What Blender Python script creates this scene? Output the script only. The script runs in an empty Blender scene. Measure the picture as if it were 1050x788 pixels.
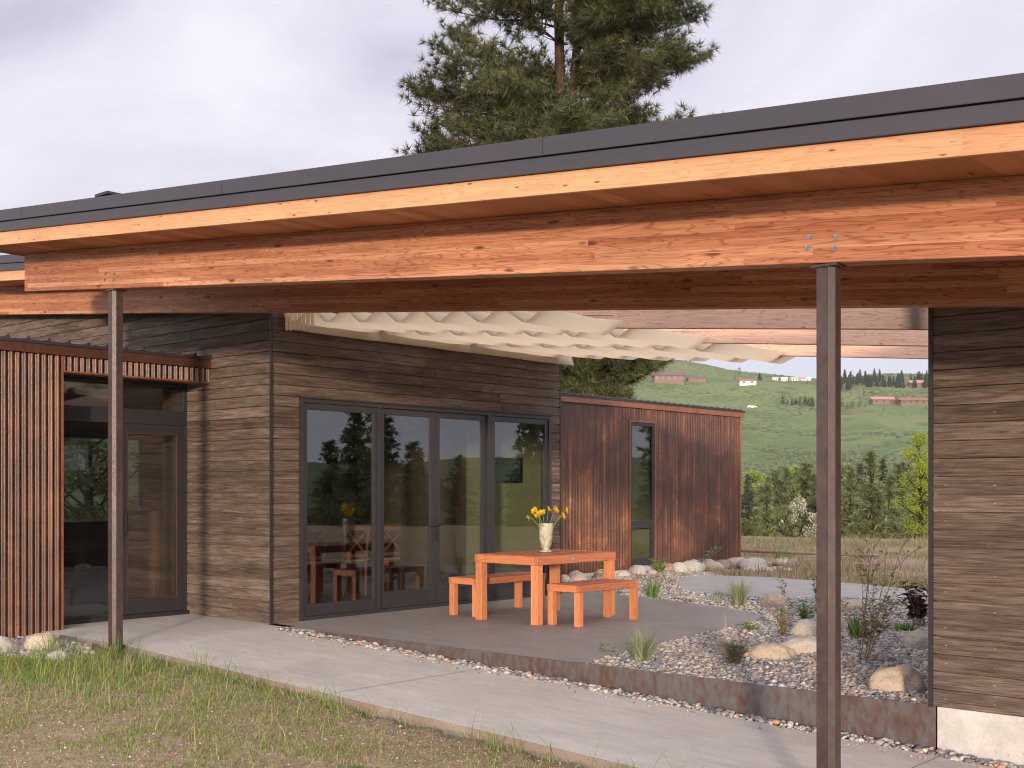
import bpy, bmesh, math, random
import numpy as np
from mathutils import Vector, Matrix

# ---------------------------------------------------------------- camera, sky, sun, exposure
SC = bpy.context.scene
COL = SC.collection
R = math.radians
CX, CY, FPX, EYE = 525.0, 503.0, 1220.0, 1.40
AX = Vector((0.75039, 0.66099))          # camera right in world xy
AF = Vector((-0.66099, 0.75039))         # camera forward in world xy
cam = bpy.data.cameras.new('camera'); camo = bpy.data.objects.new('camera', cam); COL.objects.link(camo)
camo.location = (0, 0, EYE)
camo.rotation_euler = (R(90), 0, math.atan2(-AF.x, AF.y))
cam.sensor_width = 36; cam.lens = 36 * FPX / 1050; cam.shift_y = (CY - 394) / 1050
cam.clip_end = 9000; cam.clip_start = 0.05
SC.camera = camo

SUN_EL, SUN_DIR_XY = R(5.6), Vector((0.80, -1.0)).normalized()   # towards the sun
sl = bpy.data.lights.new('sun', 'SUN'); slo = bpy.data.objects.new('sun', sl); COL.objects.link(slo)
sl.energy = 3.4; sl.angle = R(3.0); sl.color = (1.0, 0.77, 0.56)
sd = Vector((SUN_DIR_XY.x * math.cos(SUN_EL), SUN_DIR_XY.y * math.cos(SUN_EL), math.sin(SUN_EL)))
slo.rotation_euler = sd.to_track_quat('Z', 'Y').to_euler()
slo.location = (8, -10, 12)

W = bpy.data.worlds.new('World'); SC.world = W; W.use_nodes = True
def world_nodes():
    nt = W.node_tree; nt.nodes.clear(); L = nt.links.new
    def n(t, **k):
        o = nt.nodes.new(t)
        for a, b in k.items(): setattr(o, a, b)
        return o
    out = n('ShaderNodeOutputWorld'); bg = n('ShaderNodeBackground'); bg.inputs[1].default_value = 0.10
    sky = n('ShaderNodeTexSky', sky_type='NISHITA', sun_disc=False)
    sky.sun_elevation = SUN_EL; sky.sun_rotation = math.atan2(sd.x, sd.y); sky.altitude = 600
    tc = n('ShaderNodeTexCoord'); sp = n('ShaderNodeSeparateXYZ'); L(tc.outputs['Generated'], sp.inputs[0])
    zz = n('ShaderNodeMath', operation='MAXIMUM'); L(sp.outputs[2], zz.inputs[0]); zz.inputs[1].default_value = 0.0
    z2 = n('ShaderNodeMath', operation='ADD'); L(zz.outputs[0], z2.inputs[0]); z2.inputs[1].default_value = 0.22
    dx = n('ShaderNodeMath', operation='DIVIDE'); L(sp.outputs[0], dx.inputs[0]); L(z2.outputs[0], dx.inputs[1])
    dy = n('ShaderNodeMath', operation='DIVIDE'); L(sp.outputs[1], dy.inputs[0]); L(z2.outputs[0], dy.inputs[1])
    cb = n('ShaderNodeCombineXYZ'); L(dx.outputs[0], cb.inputs[0]); L(dy.outputs[0], cb.inputs[1])
    n1 = n('ShaderNodeTexNoise'); n1.inputs['Scale'].default_value = 1.7; n1.inputs['Detail'].default_value = 7; n1.inputs['Roughness'].default_value = 0.52; n1.inputs['Distortion'].default_value = 0.5
    L(cb.outputs[0], n1.inputs['Vector'])
    rp = n('ShaderNodeValToRGB'); L(n1.outputs[0], rp.inputs[0])
    e = rp.color_ramp.elements
    e[0].position = 0.30; e[0].color = (3.7, 3.5, 4.5, 1)
    e[1].position = 0.66; e[1].color = (6.2, 5.95, 6.6, 1)
    m = rp.color_ramp.elements.new(0.48); m.color = (5.2, 4.95, 5.8, 1)
    # low on the horizon the deck is greyer and bluer
    hz = n('ShaderNodeMapRange'); L(sp.outputs[2], hz.inputs[0]); hz.inputs[1].default_value = 0.0; hz.inputs[2].default_value = 0.22; hz.inputs[3].default_value = 1.0; hz.inputs[4].default_value = 0.0
    mxh = n('ShaderNodeMix', data_type='RGBA'); L(hz.outputs[0], mxh.inputs[0]); L(rp.outputs[0], mxh.inputs[6]); mxh.inputs[7].default_value = (4.1, 4.4, 5.6, 1)
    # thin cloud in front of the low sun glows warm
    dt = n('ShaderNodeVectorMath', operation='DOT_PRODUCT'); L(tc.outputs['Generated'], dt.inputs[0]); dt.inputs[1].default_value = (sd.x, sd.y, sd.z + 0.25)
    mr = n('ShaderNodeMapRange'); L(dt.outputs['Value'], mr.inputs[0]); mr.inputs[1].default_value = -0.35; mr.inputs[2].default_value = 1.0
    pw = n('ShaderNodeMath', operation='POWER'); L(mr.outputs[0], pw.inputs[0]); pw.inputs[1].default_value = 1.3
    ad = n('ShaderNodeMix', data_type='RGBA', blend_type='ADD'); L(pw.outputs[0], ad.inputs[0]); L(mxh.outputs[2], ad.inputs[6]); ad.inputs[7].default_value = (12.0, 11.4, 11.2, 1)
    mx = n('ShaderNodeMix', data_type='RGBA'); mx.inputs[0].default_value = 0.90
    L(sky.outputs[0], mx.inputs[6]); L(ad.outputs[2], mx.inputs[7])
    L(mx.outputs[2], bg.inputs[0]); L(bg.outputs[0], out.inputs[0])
world_nodes()
vs = SC.view_settings
SC.display_settings.display_device = 'sRGB'
vs.view_transform = 'Standard'; vs.look = 'None'; vs.gamma = 1; vs.use_curve_mapping = False; vs.exposure = 0.68
SC.cycles.max_bounces = 8; SC.cycles.transparent_max_bounces = 24; SC.cycles.sample_clamp_indirect = 4
SC.render.filter_size = 1.1; SC.cycles.filter_width = 1.1; SC.cycles.denoising_prefilter = 'ACCURATE'

# ---------------------------------------------------------------- helpers
rnd = random.Random(7)
def at(px, depth, z=0.0):
    "world point seen in photo column px at a distance along the view axis"
    v = AF * depth + AX * ((px - CX) / FPX * depth)
    return Vector((v.x, v.y, z))
def sm(a, b, x):
    t = np.clip((x - a) / (b - a), 0, 1); return t * t * (3 - 2 * t)
def vnoise(x, y, seed=0):
    x = np.asarray(x, float); y = np.asarray(y, float)
    xi = np.floor(x).astype(np.int64); yi = np.floor(y).astype(np.int64); fx = x - xi; fy = y - yi
    fx = fx * fx * (3 - 2 * fx); fy = fy * fy * (3 - 2 * fy)
    def h(a, b):
        k = (a * 374761393 + b * 668265263 + seed * 1442695041) & 0x7fffffff
        k = ((k ^ (k >> 13)) * 1274126177) & 0x7fffffff
        return ((k ^ (k >> 16)) & 0xffff) / 65535.0
    return (h(xi, yi) * (1 - fx) + h(xi + 1, yi) * fx) * (1 - fy) + (h(xi, yi + 1) * (1 - fx) + h(xi + 1, yi + 1) * fx) * fy
def fbm(x, y, seed=0, o=4):
    s = 0; a = 0.5; t = 0
    for i in range(o):
        s = s + a * vnoise(x * 2 ** i, y * 2 ** i, seed + i); t += a; a *= 0.5
    return s / t
def tag(o, label=None, cat=None, group=None, kind=None):
    if label: o['label'] = label
    if cat: o['category'] = cat
    if group: o['group'] = group
    if kind: o['kind'] = kind
    return o
def thing(name, loc, label, cat, group=None, rz=0.0):
    o = bpy.data.objects.new(name, None); COL.objects.link(o); o.location = loc; o.rotation_euler.z = rz
    o.empty_display_size = 0.2
    return tag(o, label, cat, group)
def base_of(p):
    v = Vector((0, 0, 0))
    while p is not None:
        v += p.location; p = p.parent
    return v
def link(name, me, mat, parent=None, loc=None, smooth=False):
    if mat is not None and not me.materials: me.materials.append(mat)
    if smooth: me.polygons.foreach_set('use_smooth', [True] * len(me.polygons))
    o = bpy.data.objects.new(name, me); COL.objects.link(o)
    if parent is not None: o.parent = parent
    if loc is not None: o.location = loc
    return o
def copy_tree(o, parent=None):
    c = o.copy(); COL.objects.link(c)
    if parent is not None: c.parent = parent
    for ch in list(o.children): copy_tree(ch, c)
    return c
def fast_mesh(name, v, f):
    "numpy verts (N,3) and faces (M,k)"
    v = np.asarray(v, np.float32); f = np.asarray(f, np.int32); k = f.shape[1]
    me = bpy.data.meshes.new(name); me.vertices.add(len(v)); me.vertices.foreach_set('co', v.ravel())
    me.loops.add(f.size); me.loops.foreach_set('vertex_index', f.ravel())
    me.polygons.add(len(f)); me.polygons.foreach_set('loop_start', np.arange(0, f.size, k, dtype=np.int32))
    me.polygons.foreach_set('loop_total', np.full(len(f), k, np.int32))
    me.update(calc_edges=True); return me
class MB:
    def __init__(s): s.v = []; s.f = []
    def add(s, vs_, fs):
        b = len(s.v); s.v += [tuple(q) for q in vs_]; s.f += [tuple(i + b for i in q) for q in fs]
    BOXF = [(0, 3, 2, 1), (4, 5, 6, 7), (0, 1, 5, 4), (1, 2, 6, 5), (2, 3, 7, 6), (3, 0, 4, 7)]
    def box(s, x0, x1, y0, y1, z0, z1, shear=0.0):
        "axis box; shear lowers z by shear*x"
        P = [(x0, y0, z0), (x1, y0, z0), (x1, y1, z0), (x0, y1, z0), (x0, y0, z1), (x1, y0, z1), (x1, y1, z1), (x0, y1, z1)]
        s.add([(x, y, z - shear * x) for x, y, z in P], s.BOXF); return s
    def obox(s, c, size, rot):
        M = Matrix.Translation(c) @ rot.to_4x4(); a, b, d = [q / 2 for q in size]
        P = [(-a, -b, -d), (a, -b, -d), (a, b, -d), (-a, b, -d), (-a, -b, d), (a, -b, d), (a, b, d), (-a, b, d)]
        s.add([M @ Vector(p) for p in P], s.BOXF); return s
    def prism(s, poly, zf0, zf1):
        n = len(poly)
        s.add([(x, y, zf0(x, y) if callable(zf0) else zf0) for x, y in poly] + [(x, y, zf1(x, y) if callable(zf1) else zf1) for x, y in poly],
              [tuple(range(n - 1, -1, -1)), tuple(range(n, 2 * n))] + [(i, (i + 1) % n, n + (i + 1) % n, n + i) for i in range(n)]); return s
    def tube(s, path, rad, n=6, cap=True):
        path = [Vector(p) for p in path]
        if not hasattr(rad, '__len__'): rad = [rad] * len(path)
        b = len(s.v); up = Vector((0.3, 0.2, 0.93)).normalized(); prev = None
        for i, p in enumerate(path):
            d = (path[min(i + 1, len(path) - 1)] - path[max(i - 1, 0)])
            d = d.normalized() if d.length > 1e-9 else Vector((0, 0, 1))
            if prev is None:
                a = d.cross(up) if abs(d.dot(up)) < 0.95 else d.cross(Vector((1, 0, 0)))
            else:
                a = prev - d * prev.dot(d)
            a.normalize(); prev = a; c = d.cross(a)
            for k in range(n):
                t = 2 * math.pi * k / n; s.v.append(tuple(p + (a * math.cos(t) + c * math.sin(t)) * rad[i]))
        for i in range(len(path) - 1):
            for k in range(n):
                s.f.append((b + i * n + k, b + i * n + (k + 1) % n, b + (i + 1) * n + (k + 1) % n, b + (i + 1) * n + k))
        if cap:
            s.f.append(tuple(b + k for k in range(n - 1, -1, -1))); e = b + (len(path) - 1) * n; s.f.append(tuple(e + k for k in range(n)))
        return s
    def lathe(s, prof, c=(0, 0, 0), n=24):
        b = len(s.v); c = Vector(c)
        for r, z in prof:
            for k in range(n):
                t = 2 * math.pi * k / n; s.v.append((c.x + r * math.cos(t), c.y + r * math.sin(t), c.z + z))
        for i in range(len(prof) - 1):
            for k in range(n): s.f.append((b + i * n + k, b + i * n + (k + 1) % n, b + (i + 1) * n + (k + 1) % n, b + (i + 1) * n + k))
        return s
    def quad(s, a, b, c, d): s.add([a, b, c, d], [(0, 1, 2, 3)]); return s
    def tri(s, a, b, c): s.add([a, b, c], [(0, 1, 2)]); return s
    def build(s, name, mat, parent=None, loc=None, smooth=False, bevel=0.0):
        off = base_of(parent) if parent is not None else (Vector(loc) if loc is not None else Vector((0, 0, 0)))
        me = bpy.data.meshes.new(name)
        me.from_pydata([(x - off.x, y - off.y, z - off.z) for x, y, z in s.v], [], s.f); me.update()
        o = link(name, me, mat, parent, None if parent is not None else off, smooth)
        if bevel > 0:
            m = o.modifiers.new('bevel', 'BEVEL'); m.width = bevel; m.segments = 2; m.limit_method = 'ANGLE'
        return o

# ---------------------------------------------------------------- material helpers
class T:
    def __init__(s, name):
        s.m = bpy.data.materials.new(name); s.m.use_nodes = True; s.nt = s.m.node_tree
        s.b = s.nt.nodes['Principled BSDF']; s.tc = s.nt.nodes.new('ShaderNodeTexCoord')
        s.obj = s.tc.outputs['Object']
    def n(s, t, ins=None, **k):
        o = s.nt.nodes.new(t)
        for a, b in k.items(): setattr(o, a, b)
        for a, b in (ins or {}).items(): s.set(o.inputs[a], b)
        return o
    def set(s, i, v):
        if isinstance(v, bpy.types.NodeSocket): s.nt.links.new(v, i)
        elif isinstance(v, (tuple, list)) and len(v) == 3 and i.type == 'RGBA': i.default_value = (*v, 1)
        else: i.default_value = v
    def math(s, op, a, b=0.0, c=None):
        o = s.n('ShaderNodeMath', operation=op); s.set(o.inputs[0], a); s.set(o.inputs[1], b)
        if c is not None: s.set(o.inputs[2], c)
        return o.outputs[0]
    def xyz(s, v=None):
        o = s.n('ShaderNodeSeparateXYZ', {0: v if v is not None else s.obj}); return o.outputs[0], o.outputs[1], o.outputs[2]
    def vec(s, x=0.0, y=0.0, z=0.0):
        return s.n('ShaderNodeCombineXYZ', {0: x, 1: y, 2: z}).outputs[0]
    def scale(s, v, sc):
        o = s.n('ShaderNodeVectorMath', operation='MULTIPLY'); s.set(o.inputs[0], v); o.inputs[1].default_value = sc; return o.outputs[0]
    def noise(s, v, sc, det=4, ro=0.55, dist=0.0):
        return s.n('ShaderNodeTexNoise', {'Vector': v, 'Scale': sc, 'Detail': det, 'Roughness': ro, 'Distortion': dist}).outputs[0]
    def white(s, v):
        return s.n('ShaderNodeTexWhiteNoise', {'Vector': v}, noise_dimensions='3D').outputs[0]
    def voro(s, v, sc, out='Distance'):
        return s.n('ShaderNodeTexVoronoi', {'Vector': v, 'Scale': sc}).outputs[out]
    def ramp(s, f, stops, interp='LINEAR'):
        o = s.n('ShaderNodeValToRGB', {0: f}); cr = o.color_ramp; cr.interpolation = interp
        while len(cr.elements) < len(stops): cr.elements.new(0.5)
        for e, (p, c) in zip(cr.elements, stops):
            e.position = p; e.color = (c, c, c, 1) if not hasattr(c, '__len__') else (*c, 1)
        return o.outputs[0]
    def mix(s, f, a, b, mode='MIX'):
        o = s.n('ShaderNodeMix', data_type='RGBA', blend_type=mode); s.set(o.inputs[0], f); s.set(o.inputs[6], a); s.set(o.inputs[7], b); return o.outputs[2]
    def rng(s, f, a, b, c, d):
        return s.n('ShaderNodeMapRange', {0: f, 1: a, 2: b, 3: c, 4: d}).outputs[0]
    def bump(s, h, st, d=0.01):
        s.set(s.b.inputs['Normal'], s.n('ShaderNodeBump', {'Height': h, 'Strength': st, 'Distance': d}).outputs[0])
    def fin(s, col, rough=0.6, spec=0.3, metal=0.0):
        s.set(s.b.inputs['Base Color'], col); s.set(s.b.inputs['Roughness'], rough); s.set(s.b.inputs['Specular IOR Level'], spec); s.set(s.b.inputs['Metallic'], metal)
        return s.m
    def isl(s): return s.n('ShaderNodeNewGeometry').outputs['Random Per Island']

SLOPE = 0.0932
def wood(name, u, v, cols, row=0.038, seg=1.9, shear=False, knots=0.5, grain=0.35, rough=0.55, ring=0.22, knotcol=(0.09, 0.03, 0.015), spec=0.25, kn=0.085, kf=2.4, stain=None):
    t = T(name); x, y, z = t.xyz()
    if shear: z = t.math('MULTIPLY_ADD', x, SLOPE, z)
    ax = {'x': x, 'y': y, 'z': z}; U = ax[u]; V = ax[v]; D = ax[[q for q in 'xyz' if q not in (u, v)][0]]
    rw = t.math('FLOOR', t.math('DIVIDE', t.math('ADD', V, 0.0007), row))
    r1 = t.white(t.vec(rw, 3.3, 1.7))
    sg = t.math('FLOOR', t.math('DIVIDE', t.math('MULTIPLY_ADD', r1, 7.0, U), seg))
    wn = t.white(t.vec(rw, sg, 0.5))
    col = t.ramp(wn, cols)
    off = t.math('MULTIPLY', wn, 37.0)
    gv = t.vec(t.math('MULTIPLY', U, 2.6), t.math('MULTIPLY_ADD', V, 80.0, off), t.math('MULTIPLY', D, 70.0))
    g = t.noise(gv, 1.0, 5, 0.6)
    rv = t.vec(t.math('MULTIPLY', U, 1.5), t.math('MULTIPLY_ADD', V, 18.0, off), t.math('MULTIPLY', D, 18.0))
    n2 = t.math('FRACT', t.math('MULTIPLY', t.noise(rv, 1.0, 2, 0.4, 0.25), 11.0))
    rg = t.math('ABSOLUTE', t.math('SUBTRACT', n2, 0.5))
    col = t.mix(t.rng(g, 0.35, 0.7, 0.0, grain), col, t.mix(1.0, col, (0.42, 0.33, 0.30), 'MULTIPLY'))
    col = t.mix(t.rng(rg, 0.34, 0.5, 0.0, ring), col, t.mix(1.0, col, (0.50, 0.30, 0.22), 'MULTIPLY'))
    if knots > 0:
        kv = t.vec(t.math('MULTIPLY', U, kf), t.math('MULTIPLY_ADD', V, kf * 3.75, off), 0.0)
        vo = t.n('ShaderNodeTexVoronoi', {'Vector': kv, 'Scale': 1.0})
        sel = t.math('GREATER_THAN', t.n('ShaderNodeSeparateColor', {0: vo.outputs['Color']}).outputs[0], 1 - knots)
        kd = t.rng(t.math('ADD', vo.outputs['Distance'], t.math('MULTIPLY', g, 0.06)), kn, kn * 1.8, 1.0, 0.0)
        col = t.mix(t.math('MULTIPLY', t.math('MULTIPLY', kd, sel), 0.85), col, knotcol)
    big = t.noise(t.vec(t.math('MULTIPLY', U, 0.5), V, D), 1.2, 2)
    col = t.mix(1.0, col, t.ramp(big, [(0.3, 0.84), (0.7, 1.08)]), 'MULTIPLY')
    if stain is not None:
        ds = t.math('ABSOLUTE', t.math('SUBTRACT', t.math('ADD', U, t.math('MULTIPLY', g, 0.05)), stain))
        col = t.mix(t.rng(ds, 0.02, 0.13, 0.85, 0.0), col, (0.06, 0.045, 0.04)); col = t.mix(t.rng(U, stain + 0.1, stain + 0.35, 0.0, 0.7), col, (0.30, 0.12, 0.06))
    t.bump(g, 0.3, 0.004)
    return t.fin(col, rough, spec)
MAT = {}
MAT['glulam'] = wood('glulam fir', 'x', 'z', [(0, (0.38, 0.148, 0.078)), (0.4, (0.46, 0.20, 0.108)), (0.75, (0.53, 0.25, 0.14)), (1, (0.63, 0.345, 0.20))], seg=2.8, shear=True, knots=0.34, grain=0.7, ring=0.75, kn=0.13, kf=3.4)
MAT['fascia_wood'] = wood('cedar fascia', 'x', 'z', [(0, (0.56, 0.295, 0.15)), (1, (0.62, 0.345, 0.185))], row=0.5, seg=4.2, shear=True, knots=0.62, grain=0.35, ring=0.35, kn=0.10, kf=5.5)
MAT['soffit'] = wood('soffit boards', 'y', 'x', [(0, (0.36, 0.145, 0.06)), (0.6, (0.46, 0.20, 0.085)), (1, (0.55, 0.27, 0.12))], row=0.135, seg=6, knots=0.3)
MAT['joist'] = wood('sawn fir joist', 'x', 'z', [(0, (0.66, 0.42, 0.31)), (1, (0.74, 0.50, 0.385))], row=0.6, seg=9, shear=True, knots=0.5, grain=0.35, ring=0.5, knotcol=(0.22, 0.09, 0.05), kf=4.0)
MAT['joist_stained'] = wood('water stained joist', 'x', 'z', [(0, (0.66, 0.42, 0.31)), (1, (0.74, 0.50, 0.385))], row=0.6, seg=9, shear=True, knots=0.5, grain=0.35, ring=0.5, knotcol=(0.22, 0.09, 0.05), kf=4.0, stain=2.88)
MAT['table_leg'] = wood('stained redwood legs', 'z', 'x', [(0, (0.56, 0.215, 0.095)), (1, (0.68, 0.295, 0.14))], row=0.046, seg=3, knots=0.25, grain=0.45, ring=0.4, rough=0.5)
MAT['table_top'] = wood('weathered redwood top', 'y', 'x', [(0, (0.36, 0.135, 0.085)), (1, (0.52, 0.215, 0.13))], row=0.0985, seg=4, knots=0.2, grain=0.5, ring=0.4, rough=0.55)
MAT['table_rail'] = wood('redwood rail', 'y', 'z', [(0, (0.48, 0.18, 0.095)), (1, (0.58, 0.235, 0.125))], row=0.3, seg=3, knots=0.2, grain=0.5, ring=0.45, rough=0.5)
MAT['table_rail_x'] = wood('redwood end rail', 'x', 'z', [(0, (0.58, 0.225, 0.10)), (1, (0.68, 0.285, 0.13))], row=0.3, seg=3, knots=0.2, grain=0.45, ring=0.4, rough=0.5)
MAT['indoor_wood'] = wood('dining room wood', 'y', 'x', [(0, (0.34, 0.17, 0.08)), (1, (0.42, 0.22, 0.10))], row=0.1, seg=3, knots=0.1)

def siding_mat(name, u, cols):
    t = T(name); x, y, z = t.xyz(); U = {'x': x, 'y': y}[u]
    r = t.isl(); off = t.math('MULTIPLY', r, 91.0)
    col = t.ramp(r, cols)
    g = t.noise(t.vec(t.math('ADD', t.math('MULTIPLY', U, 4.5), off), t.math('MULTIPLY', z, 120.0), off), 1.0, 6, 0.65, 0.3)
    g2 = t.noise(t.vec(t.math('ADD', t.math('MULTIPLY', U, 3.0), off), t.math('MULTIPLY', z, 30.0), off), 1.0, 4, 0.6, 0.8)
    col = t.mix(t.rng(g, 0.32, 0.72, 0.0, 1.0), t.mix(1.0, col, (0.50, 0.44, 0.40), 'MULTIPLY'), t.mix(1.0, col, (1.75, 1.72, 1.70), 'MULTIPLY'))
    col = t.mix(t.rng(g2, 0.52, 0.68, 0.0, 0.55), col, (0.20, 0.165, 0.14))
    col = t.mix(t.rng(g2, 0.42, 0.30, 0.0, 0.6), col, (0.030, 0.022, 0.018))
    g3 = t.noise(t.vec(t.math('ADD', t.math('MULTIPLY', U, 0.5), off), t.math('MULTIPLY', z, 5.0), off), 1.3, 3, 0.6)
    col = t.mix(1.0, col, t.ramp(g3, [(0.32, 0.72), (0.68, 1.35)]), 'MULTIPLY')
    t.bump(t.math('ADD', g, t.math('MULTIPLY', g2, 0.7)), 0.6, 0.006)
    return t.fin(col, 0.8, 0.15)
SIDC = [(0, (0.080, 0.062, 0.052)), (0.5, (0.094, 0.074, 0.062)), (0.9, (0.108, 0.086, 0.073)), (1, (0.124, 0.100, 0.086))]
MAT['siding_x'] = siding_mat('weathered boards x', 'x', SIDC)
MAT['siding_y'] = siding_mat('weathered boards y', 'y', SIDC)

def rust_mat(name, vertical=True, cols=None, sc=1.0, rough=0.42, spec=0.45):
    cols = cols or [(0.40, (0.030, 0.012, 0.011)), (0.47, (0.060, 0.023, 0.016)), (0.53, (0.10, 0.036, 0.020)), (0.585, (0.175, 0.067, 0.030)), (0.66, (0.34, 0.165, 0.072))]
    t = T(name); x, y, z = t.xyz()
    a = t.noise(t.obj, 1.7 * sc, 7, 0.66, 0.8)
    b = t.noise(t.vec(t.math('MULTIPLY', x, 20.0), t.math('MULTIPLY', y, 20.0), t.math('MULTIPLY', z, 0.45 if vertical else 9.0)), sc, 5, 0.6)
    c = t.noise(t.obj, 26 * sc, 5, 0.7)
    m = t.math('ADD', t.math('MULTIPLY', a, 0.36), t.math('ADD', t.math('MULTIPLY', b, 0.46), t.math('MULTIPLY', c, 0.18)))
    col = t.ramp(m, cols)
    t.bump(c, 0.25, 0.003)
    return t.fin(col, t.rng(c, 0.3, 0.7, rough - 0.12, rough + 0.12), spec)
MAT['rust'] = rust_mat('rusted corrugated steel')
MAT['rust_trim'] = rust_mat('rusted flat flashing', False, [(0.3, (0.10, 0.04, 0.025)), (0.55, (0.21, 0.085, 0.045)), (0.75, (0.34, 0.16, 0.085))])
MAT['rust_dark'] = rust_mat('dark rusted flashing', False, [(0.3, (0.045, 0.018, 0.014)), (0.55, (0.08, 0.032, 0.022)), (0.75, (0.13, 0.055, 0.034))])
MAT['post'] = rust_mat('raw steel post', False, [(0.34, (0.030, 0.021, 0.021)), (0.5, (0.050, 0.034, 0.032)), (0.66, (0.085, 0.055, 0.046))], 1.6, 0.45, 0.45)
MAT['edging'] = rust_mat('weathered steel edging', False, [(0.34, (0.055, 0.032, 0.027)), (0.46, (0.088, 0.055, 0.044)), (0.53, (0.095, 0.085, 0.084)), (0.62, (0.105, 0.107, 0.118)), (0.74, (0.14, 0.078, 0.052))], 1.0, 0.5, 0.4)

def plain(name, c, rough=0.5, spec=0.4, metal=0.0, var=0.12, sc=6.0, bump=0.0):
    t = T(name); n = t.noise(t.obj, sc, 5, 0.6)
    col = t.mix(1.0, c, t.ramp(n, [(0.3, 1 - var), (0.7, 1 + var)]), 'MULTIPLY')
    if bump: t.bump(t.noise(t.obj, sc * 8, 4), bump, 0.004)
    return t.fin(col, t.rng(n, 0.3, 0.7, rough - 0.05, rough + 0.05), spec, metal)
MAT['dark_metal'] = plain('dark bronze roof metal', (0.038, 0.036, 0.045), 0.45, 0.4, var=0.09, sc=1.5)
MAT['frame'] = plain('dark bronze window frame', (0.027, 0.026, 0.031), 0.38, 0.45, var=0.06)
MAT['black_trim'] = plain('black corner trim', (0.022, 0.021, 0.024), 0.45, 0.4)
MAT['bolt'] = plain('zinc bolt', (0.30, 0.32, 0.35), 0.4, 0.5, 0.8)
MAT['nail'] = plain('dull nail head', (0.30, 0.29, 0.28), 0.5, 0.4, 0.5)
MAT['handle'] = plain('black door handle', (0.02, 0.02, 0.02), 0.35, 0.5)
MAT['interior_wall'] = plain('olive interior paint', (0.40, 0.40, 0.21), 0.8, 0.2, var=0.03)
MAT['interior_dark'] = plain('brown interior wall', (0.16, 0.11, 0.08), 0.8, 0.2)
MAT['interior_floor'] = plain('grey interior floor', (0.22, 0.215, 0.205), 0.35, 0.4, sc=2)
MAT['ceiling'] = plain('interior ceiling', (0.45, 0.36, 0.27), 0.8, 0.2)
MAT['black'] = plain('dark furniture', (0.02, 0.018, 0.018), 0.6, 0.3)
MAT['red'] = plain('dull red box', (0.30, 0.05, 0.035), 0.6, 0.3)

def concrete(name, c, stain, sc=1.0, rough=0.75, strip=False):
    t = T(name); a = t.noise(t.obj, 1.1 * sc, 6, 0.6, 0.4); b = t.noise(t.obj, 60, 4, 0.7); d = t.noise(t.scale(t.obj, (1.0, 3.5, 1.0)), 2.6 * sc, 5, 0.6, 0.8)
    col = t.mix(t.rng(a, 0.35, 0.7, 0.0, 1.0), c, stain)
    col = t.mix(1.0, col, t.ramp(d, [(0.3, 0.86), (0.72, 1.08)]), 'MULTIPLY')
    col = t.mix(1.0, col, t.ramp(b, [(0.3, 0.88), (0.7, 1.1)]), 'MULTIPLY')
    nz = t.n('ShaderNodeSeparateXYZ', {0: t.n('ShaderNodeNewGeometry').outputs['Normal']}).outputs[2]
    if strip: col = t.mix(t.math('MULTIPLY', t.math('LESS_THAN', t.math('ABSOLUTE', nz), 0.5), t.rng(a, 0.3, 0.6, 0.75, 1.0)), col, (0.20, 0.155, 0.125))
    vo = t.n('ShaderNodeTexNoise', {'Vector': t.obj, 'Scale': 0.55, 'Detail': 8, 'Roughness': 0.7}).outputs[0]
    col = t.mix(t.rng(vo, 0.56, 0.66, 0.0, 0.35), col, t.mix(1.0, col, (0.70, 0.66, 0.62), 'MULTIPLY'))
    sp_ = t.voro(t.obj, 9.0); col = t.mix(t.rng(sp_, 0.05, 0.09, 0.35, 0.0), col, (0.16, 0.13, 0.11))
    t.bump(t.math('ADD', b, t.math('MULTIPLY', d, 0.5)), 0.18, 0.004)
    return t.fin(col, rough, 0.25)
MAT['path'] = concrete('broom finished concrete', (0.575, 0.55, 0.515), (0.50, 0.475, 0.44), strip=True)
MAT['patio'] = concrete('tinted patio concrete', (0.262, 0.243, 0.233), (0.31, 0.288, 0.277), 0.9, 0.6)
MAT['walk'] = concrete('grey back walk concrete', (0.37, 0.35, 0.335), (0.32, 0.305, 0.29), 0.8)
MAT['foundation'] = concrete('foundation concrete', (0.56, 0.555, 0.545), (0.40, 0.38, 0.36), 2.2)

def pebble_mat():
    t = T('river pebbles'); r = t.isl()
    col = t.ramp(r, [(0, (0.24, 0.245, 0.27)), (0.16, (0.46, 0.435, 0.40)), (0.30, (0.13, 0.135, 0.155)), (0.42, (0.40, 0.38, 0.355)), (0.55, (0.45, 0.27, 0.165)),
                     (0.63, (0.18, 0.185, 0.20)), (0.76, (0.54, 0.52, 0.495)), (0.81, (0.31, 0.30, 0.29)), (0.95, (0.37, 0.255, 0.18))], 'CONSTANT')
    n = t.noise(t.obj, 70, 3, 0.6)
    col = t.mix(1.0, col, t.ramp(n, [(0.3, 0.75), (0.7, 1.2)]), 'MULTIPLY')
    return t.fin(col, 0.65, 0.3)
MAT['pebble'] = pebble_mat()
def boulder_mat(name, a, b):
    t = T(name); n = t.noise(t.obj, 3.0, 5, 0.6, 0.5); s = t.noise(t.obj, 55, 4, 0.7)
    col = t.mix(t.rng(n, 0.38, 0.62, 0.0, 1.0), a, b)
    col = t.mix(t.rng(s, 0.56, 0.66, 0.0, 0.6), col, (0.14, 0.12, 0.11))
    col = t.mix(t.rng(s, 0.42, 0.33, 0.0, 0.5), col, (0.62, 0.58, 0.54))
    t.bump(t.math('ADD', s, t.math('MULTIPLY', n, 2.0)), 0.45, 0.02)
    return t.fin(col, 0.8, 0.2)
MAT['boulder_tan'] = boulder_mat('tan granite', (0.47, 0.36, 0.255), (0.42, 0.37, 0.32))
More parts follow.
